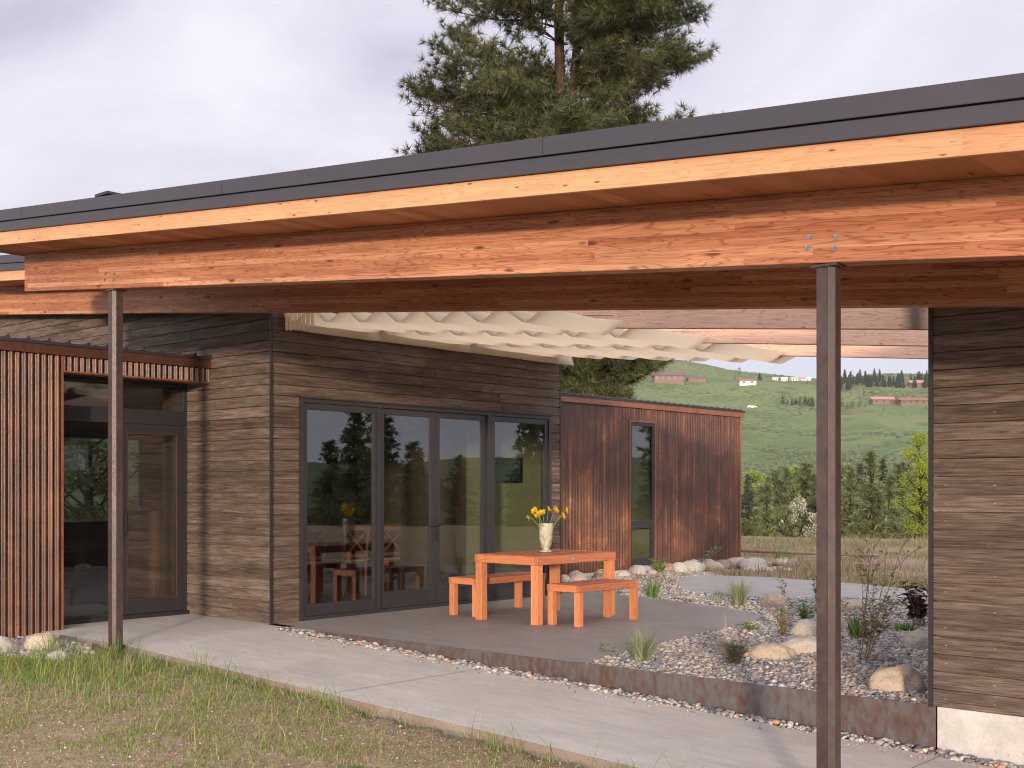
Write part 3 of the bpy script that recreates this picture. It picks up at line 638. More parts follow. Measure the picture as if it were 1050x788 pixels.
# ---------------------------------------------------------------- inside the dining room
C = thing('dining_table', (-12.9, 10.3, 0), 'long wooden dining table seen through the glass doors', 'table')
mb = MB(); mb.box(-13.35, -12.40, 9.1, 11.5, 0.71, 0.75); mb.build('tabletop', MAT['indoor_wood'], C, bevel=0.004)
for x in (-13.28, -12.54):
    for y in (9.2, 11.33): mb = MB(); mb.box(x, x + 0.07, y, y + 0.07, 0.004, 0.709); mb.build('leg', MAT['indoor_wood'], C)
def chair(loc, rz, label):
    c = thing('dining_chair', (0, 0, 0), label, 'chair', 'wooden dining chairs inside the house')
    mb = MB(); mb.box(-0.22, 0.22, -0.21, 0.21, 0.43, 0.455); mb.build('seat', MAT['indoor_wood'], c, bevel=0.006)
    mb = MB(); mb.box(-0.20, 0.20, -0.19, 0.19, 0.456, 0.485); mb.build('cushion', MAT['canvas_in'], c, bevel=0.01)
    for sx in (-1, 1):
        mb = MB(); mb.box(sx * 0.20 - 0.018, sx * 0.20 + 0.018, 0.165, 0.20, 0.004, 0.429); mb.build('leg', MAT['indoor_wood'], c)
        mb = MB(); mb.tube([(sx * 0.20, -0.19, 0.004), (sx * 0.20, -0.19, 0.45), (sx * 0.205, -0.25, 0.93)], 0.019, 6); mb.build('leg', MAT['indoor_wood'], c)
    mb = MB(); mb.box(-0.22, 0.22, -0.275, -0.245, 0.87, 0.95); mb.build('back_rail', MAT['indoor_wood'], c); mb = MB(); mb.box(-0.19, 0.19, -0.235, -0.205, 0.52, 0.56); mb.build('back_rail', MAT['indoor_wood'], c)
    mb = MB(); mb.tube([(-0.18, -0.222, 0.55), (0, -0.238, 0.71), (0.18, -0.258, 0.88)], 0.014, 6); mb.tube([(0.18, -0.222, 0.55), (0, -0.238, 0.715), (-0.18, -0.258, 0.88)], 0.014, 6); mb.build('cross_back', MAT['indoor_wood'], c)
    c.location = loc; c.rotation_euler.z = rz; return c
MAT['canvas_in'] = plain('pale seat cushion', (0.55, 0.48, 0.38), 0.9, 0.1)
chair((-12.10, 11.02, 0), R(90), 'second cross-back chair from the left, right half of the glass door'); chair((-12.10, 10.38, 0), R(90), 'cross-back wooden chair nearest the door meeting point behind the left door leaf')
chair((-12.10, 9.66, 0), R(90), 'cross-back wooden chair behind the left fixed window'); chair((-13.75, 10.2, 0), R(-90), 'wooden chair on the far side of the indoor dining table')
s = thing('bookshelf', (-15.6, 11.6, 0), 'dark shelving unit standing against the back wall indoors', 'shelf')
mb = MB(); mb.box(-15.88, -15.55, 10.95, 11.0, 0.004, 2.1); mb.box(-15.88, -15.55, 12.2, 12.25, 0.004, 2.1); mb.box(-15.88, -15.86, 11.0, 12.2, 0.004, 2.1); mb.build('side_panel', MAT['black'], s)
for z in (0.05, 0.55, 1.0, 1.45, 1.9): mb = MB(); mb.box(-15.859, -15.55, 11.001, 12.199, z, z + 0.03); mb.build('shelf', MAT['black'], s)
mb = MB(); mb.box(-15.8, -15.6, 11.2, 11.5, 1.481, 1.66); tag(mb.build('storage_box', MAT['red'], loc=(-15.7, 11.35, 1.481), bevel=0.01), 'dull red box on the indoor shelf', 'box')
p = thing('framed_picture', (-10.92, 12.36, 1.67), 'dark green framed picture hanging on the olive indoor wall', 'picture')
mb = MB(); mb.box(-11.17, -10.68, 12.325, 12.3515, 1.50, 1.85); mb.build('frame', MAT['black'], p); mb = MB(); mb.box(-11.14, -10.71, 12.321, 12.3245, 1.53, 1.82); mb.build('canvas', MAT['picture'], p)

# ---------------------------------------------------------------- rust-clad entry box
XE, XD = -11.28, -11.70
ent = thing('rust_clad_entry', (XE, 6.0, 0), 'rusted corrugated entry box with dark glazed door at the left', 'entry porch')
mb = MB(); corrugated(mb, XE, 3.4, 5.985, -0.03, 2.75); mb.build('corrugated_wall', MAT['rust'], ent, smooth=True)
mb = MB(); corrugated(mb, XE, 5.985, 7.70, 2.605, 2.75); mb.build('corrugated_header', MAT['rust'], ent, smooth=True)
mb = MB(); mb.box(-15.8, XE - 0.019, 3.4, 5.965, -0.06, 2.74); mb.box(XE - 0.16, XE - 0.019, 5.966, 7.70, 2.60, 2.74); mb.box(-15.8, -11.45, 5.966, 7.70, 2.62, 2.74); mb.build('wall', MAT['interior_dark'], ent)
mb = MB(); mb.box(XE - 0.30, XE + 0.014, 5.968, 5.984, -0.03, 2.605); mb.box(XE - 0.17, XE + 0.0145, 5.985, 7.70, 2.585, 2.604); mb.box(XE - 0.001, XE + 0.017, 5.968, 5.9845, 2.605, 2.75); mb.build('jamb_trim', MAT['rust_trim'], ent)
mb = MB(); mb.box(XE - 0.012, XE + 0.016, 3.4, 5.967, -0.05, -0.0305); mb.build('base_flashing', MAT['rust_dark'], ent)
mb = MB(); mb.box(XE - 0.02, XE + 0.045, 3.4, 7.80, 2.752, 2.842); mb.box(XE - 0.6, XE - 0.021, 7.76, 7.80, 2.752, 2.842); mb.build('roof_edge_flashing', MAT['rust_dark'], ent, bevel=0.002)
mb = MB(); mb.box(-16, XE + 0.052, 3.4, 7.695, 2.8425, 2.875); q = 3.5
rf = mb.build('roof', MAT['black_trim'], ent)
mb = MB()
while q < 7.78: mb.tube([(-12.6, q, 2.885), (XE + 0.062, q, 2.885)], 0.021, 6); q += 0.21
mb.box(XE + 0.0525, XE + 0.058, 3.4, 7.78, 2.848, 2.868); mb.build('roof_rib', MAT['dark_metal'], rf)
mb = MB()
mb.box(XD - 0.08, XD, 5.99, 6.03, 0, 2.60); mb.box(XD - 0.08, XD, 6.80, 6.86, 0, 2.20); mb.box(XD - 0.08, XD, 7.66, 7.715, 0, 2.60)
mb.box(XD - 0.08, XD + 0.004, 6.03, 7.66, 2.13, 2.29); mb.box(XD - 0.08, XD, 6.03, 7.66, 2.56, 2.60); mb.box(XD - 0.08, XD, 6.03, 6.80, 0.0, 0.075)
mb.build('door_frame', MAT['frame'], ent, bevel=0.003)
mb = MB(); mb.box(XD - 0.045, XD - 0.035, 6.03, 7.66, 2.29, 2.56); mb.build('transom_pane', MAT['glass'], ent)
mb = MB(); mb.box(XD - 0.045, XD - 0.035, 6.03, 6.80, 0.075, 2.13); mb.build('sidelight_pane', MAT['glass'], ent)
mb = MB(); mb.box(XD + 0.0005, XD + 0.012, 6.765, 6.799, 0.075, 2.12); mb.build('sidelight_trim', MAT['rust_trim'], ent)
mb = MB(); rect_frame_x(mb, XD - 0.05, XD - 0.004, 6.862, 7.658, 0.045, 2.128, 0.085, 0.16, 0.10); d = mb.build('entry_door', MAT['frame'], ent, bevel=0.004)
mb = MB(); mb.box(XD - 0.034, XD - 0.024, 6.947, 7.573, 0.205, 2.028); mb.build('pane', MAT['entry_glass'], d)
mb = MB(); rect_frame_x(mb, XD - 0.0035, XD + 0.002, 6.944, 7.576, 0.202, 2.031, 0.012); mb.build('glazing_bead', MAT['rust_dark'], d)
mb = MB(); mb.box(XD - 0.0035, XD + 0.008, 6.885, 6.915, 0.90, 1.22); mb.tube([(XD, 6.90, 1.16), (XD + 0.05, 6.90, 1.15), (XD + 0.05, 6.90, 0.96), (XD, 6.90, 0.95)], 0.009, 8); mb.build('handle', MAT['handle'], d)
mb = MB(); mb.box(XD - 0.09, XD + 0.05, 6.03, 7.70, -0.02, 0.044); mb.build('threshold', MAT['black_trim'], ent)
# hall behind the entry door, with a window opening at its far side
mb = MB(); mb.box(-16, XD - 0.09, 5.967, 7.70, -0.05, 0.004); mb.build('floor', MAT['interior_floor'], ent)
mb = MB(); mb.box(-12.2, XD - 0.1, 7.701, 7.728, 0, 2.6); mb.build('hall_wall', MAT['interior_dark'], ent)
a = thing('armchair', (-13.7, 6.95, 0), 'dark armchair in the hall behind the narrow side window', 'chair')
mb = MB(); mb.box(-14.0, -13.4, 6.7, 7.3, 0.22, 0.45); mb.build('seat', MAT['black'], a, bevel=0.03); mb = MB(); mb.box(-14.12, -14.001, 6.68, 7.32, 0.22, 1.0); mb.build('backrest', MAT['black'], a, bevel=0.03)
for y in (6.66, 7.27): mb = MB(); mb.box(-14.0, -13.42, y, y + 0.07, 0.451, 0.66); mb.build('arm', MAT['black'], a, bevel=0.02)
for x in (-13.98, -13.46):
    for y in (6.72, 7.23): mb = MB(); mb.box(x, x + 0.04, y, y + 0.04, 0.004, 0.219); mb.build('leg', MAT['black'], a)
c = thing('cabinet', (-13.0, 7.95, 0), 'brown wooden cabinet in the hall behind the side window', 'cabinet')
mb = MB(); mb.box(-13.4, -12.7, 7.9, 8.34, 0.06, 1.12); mb.build('carcass', MAT['indoor_wood'], c, bevel=0.004); mb = MB(); mb.box(-13.43, -12.67, 7.87, 8.36, 1.121, 1.15); mb.build('top', MAT['indoor_wood'], c); mb = MB(); mb.box(-13.36, -12.74, 7.95, 8.30, 0.004, 0.059); mb.build('plinth', MAT['black'], c)

# ---------------------------------------------------------------- far rust-clad wing
XR = -12.1
wing = thing('rust_clad_wing', (XR, 17.7, 0), 'long rusted corrugated wing with one tall narrow window beyond the patio', 'building wing')
WY0, WY1 = 16.80, 17.60
mb = MB(); ZT = 2.83
corrugated(mb, XR, 12.6, WY0, 0.03, ZT, 0.013, 0.082); corrugated(mb, XR, WY1, 20.52, 0.06, ZT, 0.013, 0.082); corrugated(mb, XR, WY0, WY1, 2.60, ZT, 0.013, 0.082)
mb.build('corrugated_wall', MAT['rust'], wing, smooth=True)
mb = MB(); mb.box(-16, XR - 0.019, 12.6, WY0, -0.05, 2.82); mb.box(-16, XR - 0.019, WY1, 20.50, -0.05, 2.82); mb.box(-16, XR - 0.019, WY0, WY1, 2.6, 2.82); mb.box(-16, -13.2, WY0, WY1, 0, 2.6); mb.build('wall', MAT['interior_wall'], wing)
mb = MB(); mb.box(-16.03, XR + 0.02, 20.501, 20.53, 0.05, 2.83); mb.box(XR - 0.012, XR + 0.0205, 20.47, 20.5005, 0.05, 2.83); mb.build('corner_trim', MAT['rust_trim'], wing)
mb = MB(); rect_frame_x(mb, XR - 0.10, XR + 0.016, WY0 - 0.001, WY1 + 0.001, 0.02, 2.62, 0.03); mb.build('window_trim', MAT['rust_trim'], wing)
mb = MB(); mb.box(-16.1, XR + 0.05, 12.6, 20.60, 2.832, 2.925); mb.build('roof_edge_flashing', MAT['rust_trim'], wing, bevel=0.002)
mb = MB(); mb.box(-16.1, XR + 0.06, 12.6, 20.61, 2.9255, 2.955); rf = mb.build('roof', MAT['black_trim'], wing)
mb = MB(); q = 12.7
while q < 20.6: mb.tube([(-13.5, q, 2.968), (XR + 0.066, q, 2.968)], 0.02, 6); q += 0.21
mb.build('roof_rib', MAT['dark_metal'], rf)
mb = MB(); mb.box(-16, XR - 0.004, 17.61, 20.49, -0.2, 0.055); mb.box(-16, XR - 0.004, 12.6, WY0 - 0.01, -0.2, 0.025); mb.build('foundation', MAT['foundation'], wing)
def wpane(z0, z1, bot):
    mb = MB(); rect_frame_x(mb, XR - 0.06, XR + 0.004, WY0 + 0.03, WY1 - 0.03, z0, z1, 0.06, bot); w = mb.build('window', MAT['frame'], wing, bevel=0.003)
    mb = MB(); mb.box(XR - 0.04, XR - 0.03, WY0 + 0.09, WY1 - 0.09, z0 + bot, z1 - 0.06); mb.build('pane', MAT['glass'], w)
wpane(0.80, 2.588, 0.07); wpane(0.05, 0.797, 0.16)

# ---------------------------------------------------------------- right timber wing (wall on the right of the frame)
rw = thing('timber_clad_wing', (-3.06, 7.6, 0), 'brown board clad wall on a pale concrete footing at the right edge', 'building wing')
mb = MB(); mb.box(-3.04, 5.2, 7.63, 7.75, 0, 2.0); mb.box(-3.04, -2.92, 7.751, 12.4, 0, 2.0)
mb.add([(-3.04, 7.63, 2.0), (5.2, 7.63, 2.0), (5.2, 7.75, 2.0), (-3.04, 7.75, 2.0), (-3.04, 7.63, 2.945), (5.2, 7.63, 2.18), (5.2, 7.75, 2.18), (-3.04, 7.75, 2.945)], MB.BOXF[1:])
mb.box(-3.04, -2.92, 7.751, 12.4, 2.0, 2.93); mb.build('wall', MAT['interior_dark'], rw)
mb = MB(); boards(mb, 'x', 7.622, -1, -3.052, 5.2, 0.0, 2.95, top=2.668, seed=23); mb.build('siding', MAT['siding_x'], rw)
mb = MB(); boards(mb, 'y', -3.048, -1, 7.62, 12.4, 0.0, 2.93, seed=29); mb.build('courtyard_siding', MAT['siding_y'], rw)
mb = MB(); mb.box(-3.082, -3.0525, 7.592, 7.621, -0.004, 2.6); mb.build('corner_trim', MAT['black_trim'], rw)
q = random.Random(5)
for i in range(20):
    z = 0.057 + 0.1145 * i
    for xo in (-2.97, -2.66, -1.9):
        if q.random() < 0.6: continue
        mb = MB(); mb.lathe([(0.0, 0.004), (0.0042, 0.003), (0.0042, 0.0)], n=6); mb.v = [(xo + a_ + q.uniform(-.01, .01), 7.600 - c_, z + b_ + 0.01 * math.sin(i * 3.1 + xo)) for a_, b_, c_ in mb.v]
        mb.build('nail', MAT['nail'], rw)
mb = MB(); mb.box(-3.03, 5.2, 7.612, 7.74, -1.0, -0.003); mb.box(-3.03, -2.9, 7.741, 12.4, -0.4, -0.003); mb.build('foundation', MAT['foundation'], rw)
roof([(-3.2, 7.606), (5.3, 7.606), (5.3, 12.6), (-3.2, 12.6)], [], rw)

# ---------------------------------------------------------------- covered walkway roof, beams, posts
pr = thing('walkway_roof', (-3, 5.165, 2.9), 'low sloping walkway roof with dark metal edge and orange wood fascia', 'roof')
roof([(-11.47, 5.165), (5.3, 5.165), (5.3, 7.604), (-11.47, 7.604)], [(-11.47, 5.3, 5.165)], pr, [(-11.47, 5.165, 7.6)])
vz = 2.956 + SLOPE * 9.95
mb = MB(); mb.box(-10.05, -9.87, 5.68, 5.84, vz - 0.03, vz + 0.20); mb.box(-10.07, -9.85, 5.65, 5.87, vz + 0.2005, vz + 0.225)
tag(mb.build('roof_vent', MAT['black_trim'], loc=(-9.95, 5.76, vz)), 'small dark vent cap on top of the walkway roof', 'roof vent')
def beam(name, x0, x1, y0, y1, label):
    t = thing(name, (x0, (y0 + y1) / 2, 2.30 - SLOPE * x0), label, 'beam', 'long glued timber beams under the roof')
    mb = MB(); mb.box(x0, x1, y0, y1, 2.300, 2.6715, SLOPE); mb.build('timber', MAT['glulam'], t, bevel=0.005); return t
b1 = beam('glulam_beam', -11.352, 5.2, 5.62, 5.752, 'orange laminated front beam carried by the two steel posts')
b2 = beam('glulam_beam', -18.0, 5.2, 7.48, 7.596, 'laminated rear beam in shade against the house walls')
for pxx in (-2.83, -9.75):
    for dx, dz in ((-0.075, 0.10), (0.075, 0.095), (-0.088, 0.045), (0.062, 0.042)):
        x = pxx + dx; z = 2.30 - SLOPE * x + dz + 0.035
        mb = MB(); k = len(mb.v); mb.lathe([(0.0, 0.006), (0.0145, 0.006), (0.0145, 0.0), ], n=12); mb.lathe([(0.0, 0.014), (0.0075, 0.013), (0.0085, 0.006)], n=6)
        mb.v = [(x + a_, 5.6195 - c_, z + b_) for a_, b_, c_ in mb.v]; mb.build('bolt', MAT['bolt'], b1)
def post(x, y, zb, label):
    zt = 2.30 - SLOPE * (x + 0.05) - 0.001
    t = thing('steel_post', (x, y, zb), label, 'post', 'raw steel posts under the front beam')
    s_ = 0.046; c = 0.030; P = [(-s_, -s_), (s_ - c, -s_), (s_ - c + 0.004, -s_ - 0.003), (s_ + 0.003, -s_ + c - 0.004), (s_, -s_ + c), (s_, s_), (-s_, s_)]
    mb = MB(); mb.prism([(x + a_, y + b_) for a_, b_ in P], zb, zt); mb.build('shaft', MAT['post'], t, bevel=0.003)
    mb = MB(); mb.box(x - 0.07, x + 0.07, y - 0.06, y + 0.06, zt - 0.0125, zt - 0.0005); mb.build('top_plate', MAT['post'], t)
    return t
post(-2.826, 5.675, -0.45, 'rusty steel post in the right foreground'); post(-9.751, 5.675, -0.16, 'rusty steel post at the left standing in grass before the entry')
# ---------------------------------------------------------------- pergola joists and shade sails
JY = [9.02, 10.52, 12.06]
for y, lab in zip(JY, ('pale timber joist nearest the house beam with dark stain near right end', 'middle pale timber joist crossing over the patio', 'far pale timber joist crossing over the patio against the sky')):
    mb = MB(); mb.box(XF + 0.002, -3.072, y - 0.045, y + 0.045, 2.300, 2.60, SLOPE)
    tag(mb.build('pergola_joist', MAT['joist_stained' if y == JY[0] else 'joist'], loc=(-6.6, y, 2.30 + SLOPE * 6.6), bevel=0.003), lab, 'joist', 'timber joists over the patio')
def sail(y0, y1, xr, label, seed):
    q = random.Random(seed); per = 0.525; xl = XF + 0.06; n = 260
    xs = np.linspace(xr, xl, n); u = (xr - xs) / per + 0.04
    w = -0.072 + 0.148 * np.abs(2 * (u % 1.0) - 1) ** 1.35
    ny = 9; ys = np.linspace(y0, y1, ny)
    V = []; 
    for j, y in enumerate(ys):
        t = (y - y0) / (y1 - y0); sag = -0.018 * math.sin(math.pi * t)
        zz = 2.300 - SLOPE * xs + w * (1 - 0.12 * math.sin(math.pi * t)) + sag + 0.004 * np.sin(xs * 23 + j * 1.7 + seed)
        V += list(zip(xs, [y] * n, zz))
    F = [(j * n + i, j * n + i + 1, (j + 1) * n + i + 1, (j + 1) * n + i) for j in range(ny - 1) for i in range(n - 1)]
    t = thing('shade_sail', (xr, (y0 + y1) / 2, 2.3 - SLOPE * xr), label, 'shade canopy', 'wavy canvas shade sails hung between the joists')
    mb = MB(); mb.add(V, F); o = mb.build('canvas', MAT['canvas'], t, smooth=True)
    sl_ = o.modifiers.new('thickness', 'SOLIDIFY'); sl_.thickness = 0.003
    mb = MB()
    for yy in (y0 + 0.18, y1 - 0.18): mb.tube([(xr, yy, 2.3 - SLOPE * xr + 0.09), (XF + 0.01, yy, 2.3 - SLOPE * XF + 0.09)], 0.003, 5)
    mb.build('cable', MAT['handle'], t)
    return t
sail(7.78, 8.93, -6.48, 'beige shade sail nearest the house beam, its scalloped edge showing under the beam', 1)
sail(9.12, 10.43, -6.48, 'middle beige shade sail between the first and second joist', 2)
sail(10.62, 12.35, -6.50, 'farthest beige shade sail over the patio with the open sky behind', 3)
def valance():
    n = 60; ys = np.linspace(7.80, 12.62, n); xl = XF + 0.055; V = []
    for y in ys:
        w_ = 0.008 * math.sin(y * 9) + 0.004 * math.sin(y * 23)
        for k, z in enumerate((3.34, 3.25, 3.17, 3.085)): V.append((xl + 0.03 * k + w_ * k * 0.4, y, z + (0.003 * math.sin(y * 4.1) if k == 3 else 0)))
    mb = MB(); mb.add(V, [(i * 4 + k, i * 4 + k + 1, i * 4 + k + 5, i * 4 + k + 4) for i in range(n - 1) for k in range(3)])
    o = mb.build('canvas_valance', MAT['canvas'], loc=(xl, 10.3, 3.09), smooth=True); o.modifiers.new('thickness', 'SOLIDIFY').thickness = 0.003
    tag(o, 'long beige canvas strip hanging along the top of the glass door wall', 'canvas')
valance()
mb = MB()
for i in range(14):
    y = 7.78 + 0.010 * (i % 2); x = -9.55 - i * 0.035
    mb.add([(x, y, 3.30), (x - 0.035, y + 0.012 * (1 if i % 2 else -1), 3.30), (x - 0.033, y + 0.012 * (1 if i % 2 else -1), 3.075 + 0.01 * math.sin(i * 2.2)), (x, y, 3.07 + 0.01 * math.sin(i))], [(0, 1, 2, 3)])
o = mb.build('gathered_canvas', MAT['canvas'], loc=(-9.8, 7.78, 3.07)); o.modifiers.new('thickness', 'SOLIDIFY').thickness = 0.004
tag(o, 'gathered folds of canvas bunched at the left end under the beam', 'canvas')

# ---------------------------------------------------------------- steel edging
mb = MB(); mb.add([(-9.3, 7.592, -0.12), (-3.035, 7.592, -0.62), (-3.035, 7.602, -0.62), (-9.3, 7.602, -0.12), (-9.3, 7.592, 0.003), (-3.035, 7.592, 0.003), (-3.035, 7.602, 0.003), (-9.3, 7.602, 0.003)], MB.BOXF)
tag(mb.build('steel_edging', MAT['edging'], loc=(-6, 7.6, -0.3), bevel=0.002), 'long weathered steel edging plate holding back patio and gravel', 'garden edging')

# ---------------------------------------------------------------- outdoor table, benches, vase, flowers
tb = thing('outdoor_table', (-8.375, 10.08, 0), 'orange redwood slatted patio table with a vase of flowers on it', 'table')
def slats(mb, x0, x1, y0, y1, z0, z1, n, gap=0.010):
    w = (x1 - x0 - gap * (n - 1)) / n
    for i in range(n): mb.box(x0 + i * (w + gap), x0 + i * (w + gap) + w, y0, y1, z0, z1)
X0, X1, Y0, Y1, H = -8.82, -7.93, 9.40, 10.76, 0.712
mb = MB(); slats(mb, X0 + 0.052, X1 - 0.052, Y0 + 0.052, Y1 - 0.052, H - 0.034, H - 0.002, 8); mb.build('tabletop', MAT['table_top'], tb, bevel=0.003)
for x in (X0, X1 - 0.05): mb = MB(); mb.box(x, x + 0.05, Y0, Y1, H - 0.09, H); mb.build('side_rail', MAT['table_rail'], tb, bevel=0.004)
for y in (Y0, Y1 - 0.05): mb = MB(); mb.box(X0 + 0.0505, X1 - 0.0505, y, y + 0.05, H - 0.09, H); mb.build('end_rail', MAT['table_rail_x'], tb, bevel=0.004)
for x in (X0 + 0.006, X1 - 0.098):
    for y in (Y0 + 0.006, Y1 - 0.098): mb = MB(); mb.box(x, x + 0.092, y, y + 0.092, 0.001, H - 0.0905); mb.build('leg', MAT['table_leg'], tb, bevel=0.005)
mb = MB(); mb.tube([(X1 + 0.0005, 9.98, H - 0.045), (X1 + 0.004, 9.98, H - 0.045)], 0.016, 10); mb.build('maker_badge', plain('pale blue badge', (0.20, 0.36, 0.55), 0.4), tb)
def bench(x0, x1, y0, y1, label):
    t = thing('wooden_bench', ((x0 + x1) / 2, (y0 + y1) / 2, 0), label, 'bench', 'orange redwood benches beside the patio table'); h = 0.425
    mb = MB(); slats(mb, x0 + 0.04, x1 - 0.04, y0 + 0.04, y1 - 0.04, h - 0.034, h - 0.002, 4); mb.build('seat', MAT['table_top'], t, bevel=0.003)
    for x in (x0, x1 - 0.039): mb = MB(); mb.box(x, x + 0.039, y0, y1, h - 0.07, h); mb.build('side_rail', MAT['table_rail'], t, bevel=0.004)
    for y in (y0, y1 - 0.039): mb = MB(); mb.box(x0 + 0.0395, x1 - 0.0395, y, y + 0.039, h - 0.07, h); mb.build('end_rail', MAT['table_rail_x'], t, bevel=0.004)
    for x in (x0 + 0.005, x1 - 0.075):
        for y in (y0 + 0.005, y1 - 0.075): mb = MB(); mb.box(x, x + 0.07, y, y + 0.07, 0.001, h - 0.0705); mb.build('leg', MAT['table_leg'], t, bevel=0.004)
bench(-7.92, -7.49, 9.54, 10.58, 'redwood bench on the near right side of the patio table'); bench(-9.38, -8.95, 9.57, 10.76, 'redwood bench between the table and the glass doors')
VB = Vector((-8.50, 10.22, 0.712))
mb = MB(); mb.lathe([(0.0, 0.002), (0.072, 0.002), (0.074, 0.012), (0.045, 0.022), (0.040, 0.034), (0.058, 0.06), (0.072, 0.11), (0.077, 0.17), (0.078, 0.29), (0.082, 0.318), (0.080, 0.322), (0.074, 0.30), (0.070, 0.17), (0.05, 0.08), (0.0, 0.07)], VB, 32)
tag(mb.build('flower_vase', MAT['vase'], loc=VB, smooth=True), 'mottled pale glazed vase standing on the orange table', 'vase')
VT = VB + Vector((0, 0, 0.30)); kpx = 13.3 / FPX
FL = [(542, 531, 'drooping yellow flower at the far left of the vase'), (547.6, 524.2, 'yellow flower upper left in the vase'), (551.3, 528.4, 'low front yellow flower left of the vase middle'), (555.4, 526.2, 'yellow flower facing front at left centre of the bouquet'),
      (561.5, 523.0, 'small side-facing yellow flower above the vase middle'), (568.7, 523.4, 'wide yellow flower right of the bouquet middle'), (579.6, 524.2, 'yellow flower highest at the far right of the bouquet'), (576.3, 529.6, 'lower yellow flower at the far right of the bouquet')]
q = random.Random(12)
for i, (px, py, lab) in enumerate(FL):
    lat = (px - 559) * kpx; dep = q.uniform(-0.06, 0.05); top = VB + Vector((AX.x * lat + AF.x * dep, AX.y * lat + AF.y * dep, (566.5 - py) * kpx))
    root = VT + Vector((AX.x * lat * 0.22, AX.y * lat * 0.22, -0.12)); rim = VT + Vector((AX.x * lat * 0.30, AX.y * lat * 0.30, 0.02)); midp = rim.lerp(top, 0.55) + Vector((0, 0, 0.025))
    t = thing('yellow_flower', root, lab, 'flower', 'yellow daisies in the vase')
    path = []
    for k in range(9):
        u = k / 8; a_ = root.lerp(rim, u); b_ = midp.lerp(top, u); path.append(a_.lerp(b_, u))
    mb = MB(); mb.tube(path, 0.0038, 6); mb.build('stem', MAT['stem'], t, smooth=True)
    d = (Vector((AX.x * lat * 1.3, AX.y * lat * 1.3, 0.10)) + Vector((-AF.x, -AF.y, 0)) * q.uniform(0.06, 0.16)).normalized()
    if i == 0: d = (Vector((AX.x, AX.y, 0)) * -1 + Vector((0, 0, -0.35))).normalized()
    if i == 4: d = (Vector((AX.x, AX.y, 0)) * 0.8 + Vector((0, 0, 0.6))).normalized()
    a_ = d.orthogonal().normalized(); b_ = d.cross(a_); mb = MB(); rr = 0.044
    for layer, (np_, rl, cup) in enumerate(((12, rr, 0.012), (10, rr * 0.72, 0.02))):
        for k in range(np_):
            th = 2 * math.pi * (k + 0.5 * layer) / np_; e = a_ * math.cos(th) + b_ * math.sin(th); s_ = d.cross(e) * (rl * 0.27); z = q.uniform(-0.006, 0.006)
            p0 = top + e * 0.006; p1 = top + e * rl * 0.6 + d * (cup * 0.6 + z); p2 = top + e * rl + d * (cup + z * 2)
            mb.add([p0 - s_ * 0.4, p0 + s_ * 0.4, p1 + s_, p1 - s_, p2 + s_ * 0.5, p2 - s_ * 0.5], [(0, 1, 2, 3), (3, 2, 4, 5)])
    mb.build('petals', MAT['petal'], t)
    mb = MB(); k0 = len(mb.v); mb.lathe([(0.0, 0.010), (0.009, 0.008), (0.013, 0.002), (0.011, -0.004), (0.0, -0.008)], n=10)
    mb.v = [tuple(top + a_ * x_ + b_ * y_ + d * z_) for x_, y_, z_ in mb.v]; mb.build('flower_centre', MAT['flower_center'], t, smooth=True)
# ---------------------------------------------------------------- boulders and small rocks
from mathutils import noise as mn
def rock_mesh(name, sx, sy, sz, seed, sub=4, rough=0.22):
    bm = bmesh.new(); bmesh.ops.create_icosphere(bm, subdivisions=sub, radius=1.0); o_ = Vector((seed * 3.7, seed * 1.3, seed * 2.1))
    for v in bm.verts:
        p = v.co.normalized(); d = 1 + rough * mn.noise(p * 1.1 + o_) + rough * 0.5 * mn.noise(p * 2.4 + o_) + 0.05 * mn.noise(p * 6 + o_)
        v.co = Vector((p.x * sx * d, p.y * sy * d, p.z * sz * d))
    me = bpy.data.meshes.new(name); bm.to_mesh(me); bm.free(); return me
def boulder(x, y, z, sx, sy, sz, mat, seed, label, rz=0.0, name='boulder', group=None, sub=4):
    o = link(name, rock_mesh(name, sx, sy, sz, seed, sub), MAT[mat], None, (x, y, z + sz * 0.22), True); o.rotation_euler.z = rz
    return tag(o, label, 'rock', group)
GA = math.atan2(AX.y, AX.x)
boulder(-3.55, 8.16, -0.03, 0.185, 0.16, 0.155, 'boulder_tan', 1, 'big rounded tan boulder beside the brown board wall', GA)
boulder(-4.35, 10.5, -0.03, 0.16, 0.15, 0.13, 'boulder_grey', 2, 'grey boulder half hidden behind the corner of the board wall', GA)
boulder(-5.02, 9.0, -0.03, 0.22, 0.15, 0.115, 'boulder_tan', 3, 'low pale boulder in front, left of a pair in the gravel', GA)
boulder(-4.95, 9.5, -0.03, 0.24, 0.15, 0.125, 'boulder_grey', 4, 'long slanted grey and tan boulder behind the low pale one', GA + 0.15)
boulder(-5.55, 10.75, -0.03, 0.17, 0.14, 0.13, 'boulder_grey', 5, 'grey boulder behind the reddish stemmed perennial', GA)
boulder(-7.2, 13.0, -0.03, 0.155, 0.13, 0.135, 'boulder_tan', 6, 'round tan boulder near the back walk', GA)
boulder(-6.25, 13.1, -0.03, 0.15, 0.13, 0.12, 'boulder_tan', 7, 'tan boulder partly behind the right steel post', GA)
boulder(-5.30, 9.95, -0.03, 0.11, 0.10, 0.08, 'boulder_grey', 8, 'small grey rock between the boulders and the right post', GA)
hz_ = lambda x, y: float(height(x, y))
boulder(-10.55, 5.0, hz_(-10.55, 5.0), 0.17, 0.13, 0.12, 'boulder_grey', 9, 'grey rock at the foot of the rusted entry wall, leftmost', GA)
boulder(-10.40, 5.32, hz_(-10.4, 5.32), 0.16, 0.13, 0.13, 'boulder_tan', 10, 'smooth tan rock at the foot of the rusted entry wall', GA)
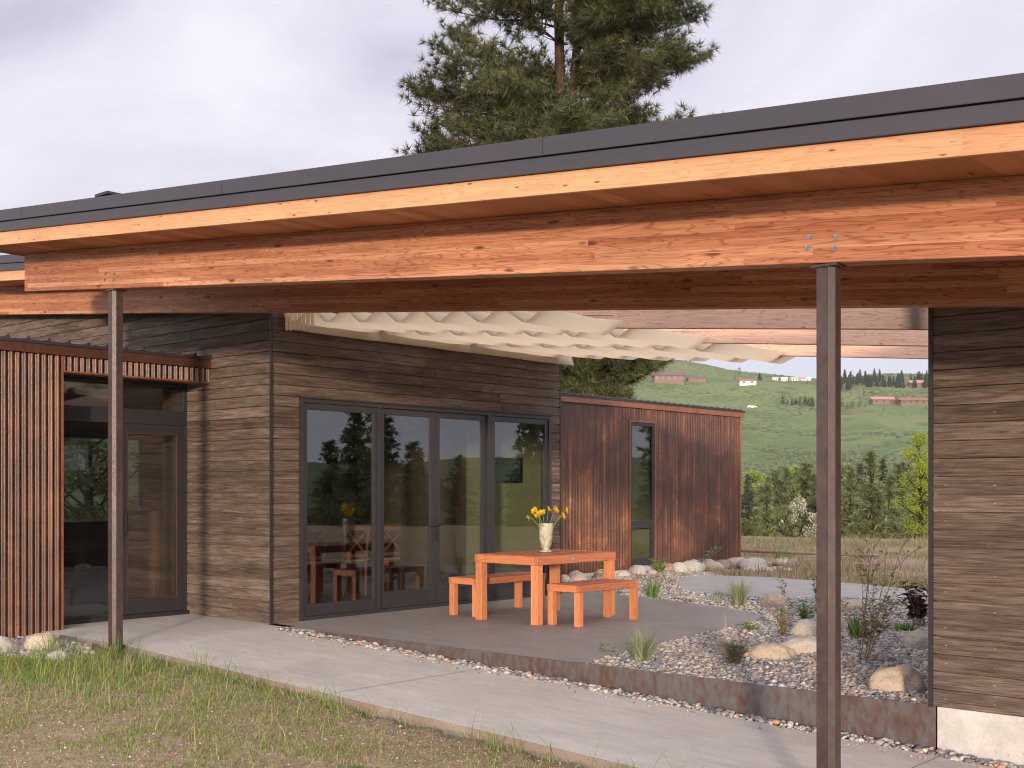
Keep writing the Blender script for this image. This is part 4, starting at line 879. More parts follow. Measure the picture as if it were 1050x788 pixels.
boulder(-9.70, 5.10, hz_(-9.7, 5.1), 0.10, 0.08, 0.07, 'boulder_grey', 11, 'small speckled rock in the grass near the left post', GA)
q = random.Random(77); i = 0
for k in range(26):
    y = 14.55 + k * 0.245 + q.uniform(-.05, .05); x = -11.72 + 0.16 * math.sin(k * 2.3) + q.uniform(-.06, .06) + (0.25 if k > 19 else 0)
    m = ('boulder_grey', 'boulder_tan', 'boulder_grey', 'boulder_brown')[k % 4 if k != 15 else 3]; s_ = q.uniform(0.08, 0.19)
    boulder(x, y, -0.03, s_ * 1.3, s_, s_ * 0.8, m, 20 + k, 'rounded rock in the row along the foot of the far rusted wall', q.uniform(0, 3), 'rock', 'rocks lining the far rusted wall', 3)
for k in range(7):
    p = at(768 + k * 6.5, 21.4 + 0.25 * (k % 3), 0); s_ = q.uniform(0.06, 0.13)
    boulder(p.x, p.y, -0.05, s_ * 1.4, s_, s_ * 0.7, 'boulder_grey', 60 + k, 'pale rock in the row where the back walk meets the dry field', q.uniform(0, 3), 'rock', 'pale rocks at the edge of the dry field', 3)

# ---------------------------------------------------------------- grass and plants
def blades(P, hgt, wid, lean, seed, segs=3, head=None):
    "curved tapering blades: P (N,3) roots, hgt/wid (N,), lean (N,) horizontal reach"
    g = np.random.default_rng(seed); n = len(P); az = head if head is not None else g.random(n) * 6.283
    d = np.stack([np.cos(az), np.sin(az), 0 * az], -1); fa = az + 1.57 + (g.random(n) - .5) * 1.4; s = np.stack([np.cos(fa), np.sin(fa), 0 * fa], -1)
    V = []
    for k in range(segs + 1):
        t = k / segs; c = P + d * (lean * t ** 1.8)[:, None]; c = c + np.stack([0 * az, 0 * az, hgt * (t - 0.25 * (lean / (hgt + 1e-6)).clip(0, 1.6) * t * t)], -1)
        w = wid * (1 - t) ** 0.7 * (0.8 + 0.6 * t) * 0.5
        if k < segs: V += [c - s * w[:, None], c + s * w[:, None]]
        else: V += [c]
    m = 2 * segs + 1; V = np.stack(V, 1).reshape(-1, 3); b = (np.arange(n) * m)[:, None]; F = []
    for k in range(segs - 1): F += [b + np.array([[2 * k, 2 * k + 1, 2 * k + 3]]), b + np.array([[2 * k, 2 * k + 3, 2 * k + 2]])]
    F += [b + np.array([[2 * segs - 2, 2 * segs - 1, 2 * segs]])]
    return V, np.stack(F, 1).reshape(-1, 3)
g = np.random.default_rng(42)
N = 340000
X = -13 + 14.5 * g.random(N); Y = 1.6 + 4.13 * g.random(N)
den = fbm(X * 0.9, Y * 0.9, 31, 3); fine = fbm(X * 4, Y * 4, 37, 3)
left = np.exp(-(((X + 9.4) / 1.2) ** 2 + ((Y - 4.75) / 0.55) ** 2)); edge = np.exp(-((5.74 - Y) / 0.10) ** 2)
pr_ = np.clip(0.24 + 1.5 * (den - 0.47) + 1.3 * (fine - 0.48), 0.09, 0.75) + 0.5 * left + 0.12 * edge + 0.05 * (X < -7.5)
inside = (X < -11.26) & (Y > 3.3)
dist_ok = (Y > 2.4) | (g.random(N) < 0.5)
gravel_zone = inpoly(X, Y, [(-11.4, 4.55), (-10.5, 4.7), (-9.95, 4.95), (-9.75, 5.35), (-9.9, 5.76), (-11.4, 5.9)])
k = (g.random(N) < pr_) & ~inside & dist_ok & ~(gravel_zone & (g.random(N) < 0.93)); X, Y, left, edge = X[k], Y[k], left[k], edge[k]; n = len(X)
tall = (g.random(n) < 0.02 + 0.16 * left + 0.07 * edge)
hg = 0.013 + 0.042 * g.random(n) ** 1.6 + 0.045 * left * g.random(n) + tall * (0.06 + 0.15 * g.random(n))
V, F = blades(np.stack([X, Y, height(X, Y) - 0.004], -1), hg, 0.004 + 0.004 * g.random(n), hg * (0.2 + 0.9 * g.random(n)), 5)
o = link('lawn_grass', fast_mesh('lawn_grass', V, F), MAT['grass']); tag(o, 'sparse green and straw coloured grass in the dry lawn', 'grass', kind='stuff')
N = 60000; X = -12 + 12 * g.random(N); Y = 2.0 + 3.7 * g.random(N); k = (fbm(X * 2.2, Y * 2.2, 53, 3) > 0.44) & ~((X < -11.2) & (Y > 3.3)) & ~inpoly(X, Y, [(-11.4, 4.55), (-10.5, 4.7), (-9.95, 4.95), (-9.75, 5.35), (-9.9, 5.76), (-11.4, 5.9)]); X, Y = X[k], Y[k]; n = len(X)
V, F = blades(np.stack([X, Y, height(X, Y) + 0.001], -1), 0.006 + 0.014 * g.random(n), 0.003 + 0.002 * g.random(n), 0.03 + 0.06 * g.random(n), 15, 2)
MAT['thatch'] = blade_mat('dead grass stems', [(0, (0.24, 0.17, 0.11)), (0.6, (0.38, 0.29, 0.19)), (1, (0.48, 0.38, 0.26))], 0.1, 0.8)
o = link('thatch', fast_mesh('thatch', V, F), MAT['thatch']); tag(o, 'matted dead stems lying flat on the dry lawn', 'dry grass', kind='stuff')
X = -9.5 + 8 * g.random(260); Y = 7.42 - 0.22 * g.random(260) ** 3; V, F = pebbles(np.stack([X, Y, path_z(X) + 0.004], -1), 0.005, 0.014, 95)
o = link('stray_pebbles', fast_mesh('stray_pebbles', V, F), MAT['pebble'], smooth=True); tag(o, 'stray small pebbles kicked onto the edge of the concrete path', 'gravel', kind='stuff')
mb = MB()
for xj in (-2.95, -6.9): mb.quad((xj, 5.762, float(path_z(xj)) + .0015), (xj + .006, 5.762, float(path_z(xj + .006)) + .0015), (xj + .006, 7.418, float(path_z(xj + .006)) + .0015), (xj, 7.418, float(path_z(xj)) + .0015))
tag(mb.build('path_joint', plain('dirty path joint', (0.20, 0.17, 0.15), 0.9, 0.1)), kind='structure')
# loose seed heads, litter and crumbs on the lawn
N = 32000; X = -11 + 9 * g.random(N); Y = 2.0 + 3.6 * g.random(N); k = ~((X < -11.2) & (Y > 3.3)); X, Y = X[k], Y[k]
V, F = pebbles(np.stack([X, Y, height(X, Y) + 0.001], -1), 0.0025, 0.011, 91)
MAT['litter'] = blade_mat('soil crumbs and litter', [(0, (0.16, 0.10, 0.07)), (0.6, (0.30, 0.20, 0.13)), (0.92, (0.38, 0.28, 0.20)), (1, (0.55, 0.52, 0.48))], 0.0, 0.9)
o = link('soil_crumbs', fast_mesh('soil_crumbs', V, F), MAT['litter']); tag(o, 'small clods and dry litter scattered over the lawn', 'soil', kind='stuff')
# dry field beyond the walk
N = 42000; dd = 16.6 + 20 * g.random(N) ** 1.2; pp = 560 + 640 * g.random(N); lat = (pp - CX) / FPX * dd
X = AF.x * dd + AX.x * lat; Y = AF.y * dd + AX.y * lat
k = ~((X < -11.0) & (Y < 20.9)) & ~inpoly(X, Y, WALK) & (fbm(X * .5, Y * .5, 61) + 0.4 * fbm(X * 2.5, Y * 2.5, 62) > 0.58) & ~((X > -6.2) & (Y < 14.6)) & (Y > 15); X, Y = X[k], Y[k]; n = len(X)
hg = 0.06 + 0.16 * g.random(n) ** 2 + 0.25 * (g.random(n) < 0.05)
V, F = blades(np.stack([X, Y, height(X, Y) - 0.01], -1), hg, 0.010 + 0.01 * g.random(n), hg * (0.2 + 0.7 * g.random(n)), 6, 2)
o = link('field_grass', fast_mesh('field_grass', V, F), MAT['dry_field']); tag(o, 'straw and rust coloured rough grass in the field behind the walk', 'grass', kind='stuff')

def tuft(name, x, y, n, h, spread, wid, mat, seed, label, cat, z=-0.03, rad=0.06, group=None):
    q = np.random.default_rng(seed); a = q.random(n) * 6.283; r = rad * np.sqrt(q.random(n)); P = np.stack([r * np.cos(a), r * np.sin(a), 0 * a], -1)
    hh = h * (0.55 + 0.5 * q.random(n)); ln = spread * q.random(n) ** 0.8
    V, F = blades(P, hh, wid * (0.7 + 0.6 * q.random(n)), ln, seed, 4, a + (q.random(n) - .5) * 0.8)
    o = link(name, fast_mesh(name, V, F), MAT[mat], None, (x, y, z)); return tag(o, label, cat, group)
tuft('ornamental_grass', -5.72, 8.12, 420, 0.33, 0.30, 0.0055, 'blue_grass', 1, 'spiky blue green ornamental grass by the steel edging', 'ornamental grass')
tuft('ornamental_grass', -7.55, 12.78, 380, 0.38, 0.20, 0.007, 'blue_grass', 2, 'spiky ornamental grass between the patio tip and back walk', 'ornamental grass')
tuft('iris_plant', -8.95, 12.95, 60, 0.30, 0.13, 0.018, 'weed_green', 3, 'bright green strappy plant behind the end of the bench', 'plant')
tuft('iris_plant', -5.05, 10.75, 70, 0.26, 0.12, 0.020, 'weed_green', 4, 'bright green strappy plant just right of the right post', 'plant', rad=0.10)
tuft('young_plant', -4.95, 11.6, 70, 0.13, 0.16, 0.022, 'weed_green', 5, 'low green plant in shade left of the burgundy shrub', 'plant', rad=0.09)
tuft('dry_grass_stalk', -5.93, 9.80, 9, 0.38, 0.16, 0.004, 'dry_stalk', 6, 'few tall dry grass stalks rising by the patio edge', 'grass stalks')
tuft('weed', -7.9, 12.85, 24, 0.22, 0.08, 0.006, 'weed_green', 7, 'thin green weed between iris and ornamental grass', 'weed')
tuft('weed', -9.55, 14.2, 26, 0.08, 0.12, 0.02, 'weed_green', 8, 'low yellow green weed at the start of the back walk', 'weed')
tuft('weed', -8.55, 14.0, 26, 0.07, 0.10, 0.02, 'weed_green', 18, 'low green weed in gravel beside the back walk', 'weed')
tuft('weed', -8.25, 12.75, 22, 0.09, 0.09, 0.018, 'weed_green', 19, 'tiny weed at the back edge of the patio', 'weed')
tuft('field_weed', -11.3, 20.7, 60, 0.40, 0.12, 0.012, 'weed_green', 9, 'green weed at the right corner of the far rusted wing', 'weed', rad=0.15)
tuft('lawn_weed', -5.35, 4.62, 36, 0.05, 0.075, 0.017, 'weed_green', 10, 'dark green broadleaf weed at the bottom of the lawn', 'weed', z=hz_(-5.35, 4.62))
tuft('tall_grass_clump', -8.35, 5.62, 24, 0.30, 0.15, 0.006, 'grass', 11, 'tall grass clump at the path edge right of the left post', 'grass', z=hz_(-8.35, 5.62))
tuft('tall_grass_clump', -9.45, 5.52, 60, 0.26, 0.18, 0.006, 'weed_green', 12, 'lush green grass clump just right of the left post base', 'grass', z=hz_(-9.45, 5.52), rad=0.18)
tuft('tall_grass_clump', -10.0, 5.25, 45, 0.24, 0.16, 0.006, 'weed_green', 13, 'lush green grass clump left of the left post base', 'grass', z=hz_(-10.0, 5.25), rad=0.16)
tuft('tall_grass_clump', -6.65, 5.66, 12, 0.22, 0.12, 0.005, 'grass', 14, 'thin grass clump leaning over the middle of the path edge', 'grass', z=hz_(-6.65, 5.66))
tuft('tall_grass_clump', -4.05, 5.55, 14, 0.20, 0.2, 0.007, 'weed_green', 15, 'grass clump at the path edge nearest the camera', 'grass', z=hz_(-4.05, 5.55))
tuft('tall_grass_clump', -5.1, 5.62, 26, 0.17, 0.14, 0.005, 'grass', 16, 'straw tinted grass clump at the path edge near the bottom', 'grass', z=hz_(-5.1, 5.62))

def leafy(name, x, y, stems, h, spread, leaf, nleaf, smat, lmat, seed, label, cat, z=-0.03, lean=(0, 0), r=0.004, start=0.25, kids=1, droop=0.2):
    "stems with side leaves; thing > stem, leaves"
    q = random.Random(seed); t = thing(name, (x, y, z), label, cat); sm_ = MB(); lm = MB()
    for i in range(stems):
        a = q.uniform(0, 6.283); sp = spread * q.random(); hh = h * q.uniform(0.65, 1.05); b = Vector((q.uniform(-.5, .5) * spread * .4, q.uniform(-.5, .5) * spread * .4, 0)); path = []
        for k in range(6):
            u = k / 5; path.append(Vector((x, y, z)) + b + Vector((math.cos(a) * sp * u ** 1.4 + lean[0] * u ** 1.3, math.sin(a) * sp * u ** 1.4 + lean[1] * u ** 1.3, hh * u)) + Vector((q.uniform(-1, 1), q.uniform(-1, 1), 0)) * 0.012 * (u > 0))
        sm_.tube(path, [r * (1 - 0.7 * k / 5) for k in range(6)], 5)
        for k in range(nleaf):
            u = start + (1 - start) * (k + q.random()) / nleaf; j = min(int(u * 5), 4); p = path[j].lerp(path[j + 1], u * 5 - j); e = q.uniform(0, 6.283)
            d = Vector((math.cos(e), math.sin(e), q.uniform(-droop, 0.9))).normalized(); s_ = d.cross(Vector((0, 0, 1))).normalized(); L = leaf * q.uniform(0.6, 1.15); w = L * 0.22
            n_ = s_.cross(d); m = p + d * L * 0.5 + n_ * L * 0.06; lm.add([p, m + s_ * w, p + d * L - n_ * L * 0.08, m - s_ * w], [(0, 1, 2, 3)])
    sm_.build('stem', MAT[smat], t); lm.build('leaves', MAT[lmat], t); return t
leafy('heather_plant', -5.02, 8.42, 46, 0.22, 0.20, 0.045, 22, 'red_stem', 'lavender', 1, 'grey green heather tuft with purplish tips in the gravel', 'plant', r=0.0025)
leafy('perennial', -5.72, 10.5, 16, 0.33, 0.16, 0.06, 6, 'red_stem', 'weed_green', 2, 'perennial with upright reddish stems beside the patio tip', 'plant', start=0.1)
leafy('seedling', -6.12, 10.58, 12, 0.09, 0.13, 0.05, 6, 'red_stem', 'weed_green', 3, 'small dark leaved seedling at the patio tip', 'plant')
leafy('seedling', -6.22, 8.30, 4, 0.09, 0.07, 0.06, 5, 'stem', 'weed_green', 4, 'tiny green seedling at the front corner of the patio', 'plant')
leafy('burgundy_shrub', -5.02, 12.1, 26, 0.46, 0.32, 0.10, 14, 'twig', 'burgundy', 5, 'dark burgundy leaved shrub against the board wall corner', 'shrub', droop=0.5)
leafy('leaning_weed', -11.55, 17.95, 7, 0.42, 0.12, 0.09, 16, 'stem', 'lavender', 6, 'leaning grey green weed in front of the far rusted wall', 'weed', lean=(0.25, 0.42), r=0.005)
leafy('small_shrub', -11.5, 15.4, 12, 0.42, 0.25, 0.10, 12, 'stem', 'weed_green', 7, 'green leafy plant seen behind the patio table legs', 'plant')
leafy('small_shrub', -11.5, 16.9, 10, 0.26, 0.2, 0.09, 10, 'stem', 'weed_green', 17, 'low green plant under the tall narrow window', 'plant')
leafy('tall_weed', -7.05, 13.85, 9, 0.45, 0.14, 0.07, 12, 'stem', 'weed_green', 8, 'tall green weed by the back walk left of the right post', 'weed')
leafy('tall_weed', -6.05, 11.6, 16, 0.24, 0.22, 0.06, 12, 'stem', 'weed_green', 28, 'bushy green weed behind the reddish perennial', 'weed')
leafy('tall_weed', -7.45, 13.75, 3, 0.32, 0.10, 0.10, 4, 'red_stem', 'sap_leaf', 38, 'bronze leaved weed with one curled leaf near the back walk', 'weed')
def sapling(name, x, y, stems, h, spread, seed, label, z=-0.03, leaf=0.06, r=0.008):
    q = random.Random(seed); t = thing(name, (x, y, z), label, 'sapling'); tw = MB(); lf = MB()
    def grow(p, d, L, rad, lev):
        path = [p]; n = 5
        for k in range(n):
            d = (d + Vector((q.uniform(-1, 1), q.uniform(-1, 1), q.uniform(-.3, .7))) * 0.17).normalized(); path.append(path[-1] + d * L / n)
        tw.tube(path, [rad * (1 - 0.75 * k / n) for k in range(n + 1)], 5)
        if lev < 2:
            for k in range(5 if lev == 0 else 3):
                j = q.randint(1, n); e = q.uniform(0, 6.283); dd = (d * 0.9 + Vector((math.cos(e), math.sin(e), 0.25)) * 0.8).normalized(); grow(path[j], dd, L * q.uniform(.28, .5), rad * 0.5, lev + 1)
        for k in range(4 if lev else 3):
            j = q.randint(2, n); e = q.uniform(0, 6.283); v = Vector((math.cos(e), math.sin(e), q.uniform(-.5, .6))).normalized(); s_ = v.cross(Vector((0, 0, 1))).normalized(); Lf = leaf * q.uniform(.6, 1.1)
            p_ = path[j]; lf.add([p_, p_ + v * Lf * .5 + s_ * Lf * .27, p_ + v * Lf, p_ + v * Lf * .5 - s_ * Lf * .27], [(0, 1, 2, 3)])
    for i in range(stems):
        a = q.uniform(0, 6.283); s_ = q.random() * spread; grow(Vector((x, y, z)) + Vector((math.cos(a), math.sin(a), 0)) * 0.03, Vector((math.cos(a) * s_, math.sin(a) * s_, 1)).normalized(), h * q.uniform(.6, 1), r * q.uniform(.6, 1), 0)
    tw.build('stem', MAT['twig'], t); lf.build('leaves', MAT['sap_leaf'], t); return t
sapling('sapling', -4.35, 9.35, 6, 0.78, 0.62, 3, 'nearly bare young shrub with bronze leaves right of the right post')
sapling('sapling', -4.75, 10.3, 2, 1.05, 0.18, 5, 'tall thin upright sapling with few leaves behind the bare shrub')

# ---------------------------------------------------------------- fallen rail in the field
p = at(742, 26.5, 0); r_ = at(900, 25.5, 0)
mb = MB(); mb.tube([(p.x, p.y, hz_(p.x, p.y) + .13), ((p.x + r_.x) / 2, (p.y + r_.y) / 2, hz_((p.x + r_.x) / 2, (p.y + r_.y) / 2) + .10), (r_.x, r_.y, hz_(r_.x, r_.y) + .06)], [0.04, 0.038, 0.03], 8)
tag(mb.build('log_rail', MAT['twig'], loc=(p.x, p.y, hz_(p.x, p.y)), smooth=True), 'weathered brown log rail lying along the back of the dry field', 'log')

# ---------------------------------------------------------------- big ponderosa pine behind the house
def tufts(P, D, nn, length, width, seed, cone=(0.25, 1.7)):
    "P (N,3) positions, D (N,3) directions -> triangles fanning out of each point"
    g = np.random.default_rng(seed); N = len(P); P = np.repeat(P, nn, 0); D = np.repeat(D, nn, 0); n = len(P)
    D = D / np.linalg.norm(D, axis=1, keepdims=True); a = np.cross(D, np.array([0.31, 0.17, 0.93])); a /= np.linalg.norm(a, axis=1, keepdims=True) + 1e-9; b = np.cross(D, a)
    th = cone[0] + (cone[1] - cone[0]) * g.random(n); ph = g.random(n) * 6.283
    d = D * np.cos(th)[:, None] + (a * np.cos(ph)[:, None] + b * np.sin(ph)[:, None]) * np.sin(th)[:, None]
    L = length * (0.65 + 0.5 * g.random(n)); s = np.cross(d, g.normal(size=(n, 3))); s /= np.linalg.norm(s, axis=1, keepdims=True) + 1e-9
    r = P - D * (0.10 * length * g.random(n))[:, None]; w = (width * (0.7 + 0.6 * g.random(n)))[:, None]
    V = np.stack([r - s * w * .5, r + s * w * .5, r + d * L[:, None]], 1).reshape(-1, 3); return V, np.arange(n * 3).reshape(-1, 3)
DP = 35.0; pb = at(580, DP); pb.z = hz_(pb.x, pb.y) - 0.1
pine = thing('pine_tree', pb, 'large ponderosa pine with two stems rising behind the house roof', 'pine tree')
q = random.Random(101)
zpy = lambda py: EYE + (CY - py) / FPX * DP
def lat(v, dep=0.0): return Vector((AX.x * v + AF.x * dep, AX.y * v + AF.y * dep, 0))
kx = DP / FPX
mb = MB(); stemA = []; stemB = []
for k in range(15):
    u = k / 14; z = pb.z + u * (zpy(-190) - pb.z); py = CY - (z - EYE) / kx
    ax_ = np.interp(py, [-190, 50, 145, 400, 560], [574, 573, 577, 590, 592]); bx_ = np.interp(py, [-190, 40, 100, 145, 300], [598, 593, 587, 582, 590])
    stemA.append(Vector((pb.x, pb.y, z)) + lat((ax_ - 580) * kx, 0.0)); 
    if py < 260: stemB.append(Vector((pb.x, pb.y, z)) + lat((bx_ - 580) * kx, 0.25))
mb.tube(stemA, [0.26 * (1 - 0.75 * k / 14) + 0.02 for k in range(15)], 10); mb.tube(stemB, [0.15 * (1 - 0.7 * k / len(stemB)) + 0.01 for k in range(len(stemB))], 8)
mb.build('trunk', MAT['bark'], pine, smooth=True)
def on(st, z):
    for a, b in zip(st[:-1], st[1:]):
        if a.z <= z <= b.z: return a.lerp(b, (z - a.z) / (b.z - a.z))
    return st[-1]
lm = MB(); TP, TD = [], []
def twig(p, d, L, rad):
    n = 4; path = [p]
    for k in range(n):
        d = (d + Vector((q.uniform(-1, 1), q.uniform(-1, 1), q.uniform(-.35, .75))) * 0.22).normalized(); path.append(path[-1] + d * L / n)
        if k >= 1: TP.append(path[-1]); TD.append(d)
        if k >= 1 and q.random() < 0.75:
            e = (d + Vector((q.uniform(-1, 1), q.uniform(-1, 1), q.uniform(-.3, .8))) * 0.9).normalized(); s_ = path[-1] + e * q.uniform(.18, .38); lm.tube([path[-1], s_], [rad * .5, rad * .3], 4, False); TP.append(s_); TD.append(e)
    lm.tube(path, [rad * (1 - .6 * k / n) for k in range(n + 1)], 4, False)
def limb(st, z, az, L, rise):
    p = on(st, z); d = Vector((math.cos(az), math.sin(az), rise)).normalized(); n = 8; path = [p]; up = q.uniform(0.03, 0.10)
    for k in range(n):
        d = (d + Vector((q.uniform(-1, 1), q.uniform(-1, 1), 0)) * 0.13 + Vector((0, 0, up if k > 2 else -0.03)) + Vector((0, 0, q.uniform(-.10, .10)))).normalized(); path.append(path[-1] + d * L / n)
    r0 = 0.022 + 0.009 * L; lm.tube(path, [r0 * (1 - .85 * k / n) for k in range(n + 1)], 6, False)
    for k in range(1, n + 1):
        for j in range(3 if k < 4 else 4):
            e = q.choice((-1, 1)); tgt = path[k] - path[k - 1]; sd_ = Vector((-tgt.y, tgt.x, 0)).normalized() * e
            dd = (tgt.normalized() * q.uniform(.4, 1) + sd_ * q.uniform(.2, 1) + Vector((0, 0, q.uniform(-.3, .6)))).normalized(); twig(path[k - 1].lerp(path[k], q.random()), dd, q.uniform(.55, 1.25) * (1 if k < n else .6), 0.016)
    twig(path[-1], d, 0.7, 0.014)
base_az = math.atan2(AX.y, AX.x)
def prof(py): return np.interp(py, [-190, -120, -40, 10, 60, 120, 150, 260, 380, 430], [0.8, 2.3, 3.3, 3.9, 4.0, 4.3, 4.0, 4.3, 4.0, 3.0])
zz = zpy(425)
while zz < zpy(-185):
    py = CY - (zz - EYE) / kx
    for j in range(2):
        az = q.uniform(0, 6.283); c_ = math.cos(az - base_az); L = float(prof(py)) * q.uniform(.50, 1.0) * 0.87
        if 95 < py < 145 and 0.2 < c_: L *= 0.62            # the gap on the right above the roof edge
        if 15 < py < 55 and c_ < -0.5: L *= 0.8
        limb(stemB if (stemB and zz > stemB[0].z + .3 and c_ > 0.1) else stemA, zz, az, L, q.uniform(-0.08, 0.28))
    zz += q.uniform(0.20, 0.36) if py < 150 else q.uniform(0.14, 0.22)
for (py, c_, L, rise) in ((62, -1, 3.2, .05), (112, -1, 4.1, .06), (128, -.95, 3.6, -.05), (6, -1, 3.2, .1), (60, 1, 3.5, .12), (72, 1, 3.5, .08), (20, 1, 3.5, .25), (128, .9, 3.0, -.03), (145, -.8, 3.6, .0), (150, -1, 4.0, .02), (158, -.9, 3.9, .06), (138, 1, 3.9, .02), (100, -1, 4.2, .0), (90, -1, 3.9, .08)):
    limb(stemA if c_ < 0 else stemB, zpy(py + 12), base_az + (math.pi if c_ < 0 else 0) + q.uniform(-.3, .3), L, rise)
fr = math.atan2(-AF.y, -AF.x)
for k in range(12):
    py = q.uniform(-150, 330); limb(stemA if k % 2 or py > 130 else stemB, zpy(py), fr + q.uniform(-1.1, 1.1), q.uniform(1.2, 2.6), q.uniform(-.1, .3))
lm.build('limbs', MAT['bark'], pine)
TPn = np.array([p[:] for p in TP]); TDn = np.array([p[:] for p in TD])
V, F = tufts(TPn, TDn, 28, 0.30, 0.020, 4); print('tufts', len(TPn))
link('crown', fast_mesh('pine_crown', V - np.array(pb[:]), F), MAT['needles'], pine)

# ---------------------------------------------------------------- valley trees, copied from a few builds
def conifer(name, seed, mat, base_r=0.2, dens=1.0, ponderosa=False, label='', trunk0=0.06):
    "unit-height conifer (scaled on its Empty): thing > trunk, crown"
    q = random.Random(seed); t = thing(name, (0, 0, 0), label, 'tree')
    mb = MB(); mb.tube([(0, 0, -0.04), (0.004, 0, 0.5), (0, 0, 0.97)], [0.018, 0.011, 0.002], 6); mb.build('trunk', MAT['bark'], t)
    P, D = [], []; z = trunk0
    while z < 0.97:
        u = (z - trunk0) / (1 - trunk0)
        rr = base_r * ((1 - u) ** 0.85 * (0.55 + 0.45 * min(1, u * 6)) if not ponderosa else (math.sin(math.pi * min(1, 0.18 + u * 0.82)) ** 0.7)) + 0.006
        for j in range(int(4 + 4 * (1 - u))):
            a = q.uniform(0, 6.283); L = rr * q.uniform(.55, 1.12); dz = q.uniform(-.25, .3) * L
            m = max(2, int(L / 0.018 * dens))
            for k in range(m):
                w = (k + q.random()) / m; w = w ** .8; P.append((math.cos(a) * L * w + q.uniform(-1, 1) * .010, math.sin(a) * L * w + q.uniform(-1, 1) * .010, z + dz * w + q.uniform(-1, 1) * .010)); D.append((math.cos(a), math.sin(a), q.uniform(-.2, .7)))
        z += q.uniform(0.010, 0.020)
    V, F = tufts(np.array(P), np.array(D), 7, 0.034, 0.011, seed, (0.1, 1.5)); link('crown', fast_mesh('conifer_crown', V, F), MAT[mat], t); return t
def broadleaf(name, seed, mat, rx=0.28, label='', clumps=46, leaf=0.016, per=130, trunk0=0.15):
    q = random.Random(seed); g = np.random.default_rng(seed); t = thing(name, (0, 0, 0), label, 'tree'); mb = MB(); P = []
    mb.tube([(0, 0, -.04), (.01, .005, .3), (0, 0, .8)], [.02, .014, .003], 6)
    for i in range(clumps):
        u = q.random(); z = trunk0 + (1 - trunk0) * u * .93; rr = rx * math.sin(math.pi * min(1, .2 + .8 * u)) ** .6; a = q.uniform(0, 6.283); r = rr * q.random() ** .5; c = Vector((math.cos(a) * r, math.sin(a) * r, z)); s_ = q.uniform(.035, .075)
        mb.tube([(0, 0, max(.1, z - r * .9)), c], [.006, .002], 4, False); pts = g.normal(size=(per, 3)); pts *= (s_ * g.random((per, 1)) ** .4) / (np.linalg.norm(pts, axis=1, keepdims=True) + 1e-9); P.append(pts + np.array(c[:]))
    mb.build('trunk', MAT['bark'], t); P = np.concatenate(P); D = g.normal(size=P.shape); V, F = tufts(P, D, 2, leaf, leaf * .75, seed); link('crown', fast_mesh('broadleaf_crown', V, F), MAT[mat], t); return t
PROTO = {'fir': conifer('fir_tree', 1, 'pine_far', .17), 'pine': conifer('pine_tree', 2, 'pine_far', .20, .9, True), 'dark': conifer('dark_conifer', 3, 'pine_dark', .18), 'olive': broadleaf('broadleaf_tree', 4, 'olive_tree', .30),
         'lime': broadleaf('aspen_tree', 5, 'lime_tree', .17, clumps=60, leaf=.013, per=90, trunk0=.1), 'blossom': broadleaf('blossom_tree', 6, 'blossom', .36), 'shrub': broadleaf('round_shrub', 7, 'olive_tree', .55, clumps=40, leaf=.035, trunk0=.05)}
used = set()
def tree(kind, px, dep, top, label, group=None, w=1.0, base=None):
    p = at(px, dep); p.z = hz_(p.x, p.y) if base is None else base
    h = EYE + (CY - top) / FPX * dep - p.z
    o = PROTO[kind] if kind not in used else copy_tree(PROTO[kind]); used.add(kind)
    o.location = p; o.scale = (h * w, h * w, h); o.rotation_euler.z = rnd.uniform(0, 6.28); tag(o, label, 'tree', group); return o
VT_ = [('dark', 767, 118, 484, 'dark rounded conifer just right of the rusted wing corner', .95), ('fir', 786, 92, 494, 'mid green fir left of the pale green tree in the valley', 1.25), ('olive', 805, 62, 514, 'pale yellow green conical tree in front left of the right post', .75),
       ('dark', 806, 150, 478, 'dark conifer far back left of the right post', 1.0), ('pine', 826, 120, 471, 'blue green pine partly hidden by the right post', 1.1), ('lime', 771, 160, 481, 'yellow green spring tree far back by the rusted wing corner', 2.2), ('lime', 816, 175, 476, 'yellow green spring tree behind the dark conifers', 2.0),
       ('fir', 872, 88, 476, 'green fir just right of the right post', 1.15), ('fir', 893, 70, 460, 'tall olive green pine in the middle of the valley view', 1.25), ('fir', 912, 84, 484, 'smaller fir right of the tall olive green pine', 1.25), ('pine', 926, 110, 470, 'broad dull green pine behind the lime aspen', 1.2),
       ('lime', 943, 40, 440, 'bright lime green aspen beside the board wall corner', 1.25), ('dark', 882, 140, 473, 'dark conifer behind the olive green pine', 1.1), ('dark', 905, 150, 468, 'dark conifer far back in the middle of the valley', 1.1), ('fir', 858, 110, 488, 'fir hidden behind the right post', 1.2),
       ('blossom', 822, 70, 506, 'white blossoming tree beside the right post', .8), ('pine', 790, 135, 487, 'grey green pine behind the mid green fir', 1.1), ('fir', 776, 80, 520, 'small fir in front of the dark rounded conifer', 1.2), ('fir', 938, 75, 495, 'fir behind the lime aspen', 1.3), ('dark', 944, 150, 468, 'dark conifer by the board wall corner far back', 1.1)]
for kd, px, dp, tp, lab, w in VT_: tree(kd, px, dp, tp, lab, 'trees in the valley', w)
q = random.Random(9)
for k in range(30):
    px = q.choice((q.uniform(640, 960), q.uniform(740, 960))); dp = q.uniform(95, 190)
    if dp < 214 and (752 < px < 779 or 804 < px < 832): dp = q.uniform(222, 250)
    tree(q.choice(('fir', 'pine', 'dark', 'fir', 'olive')), px, dp, q.uniform(470, 520), 'conifer or leafy tree filling in the valley wood behind the nearer trees', 'valley wood trees', q.uniform(.75, 1.15))
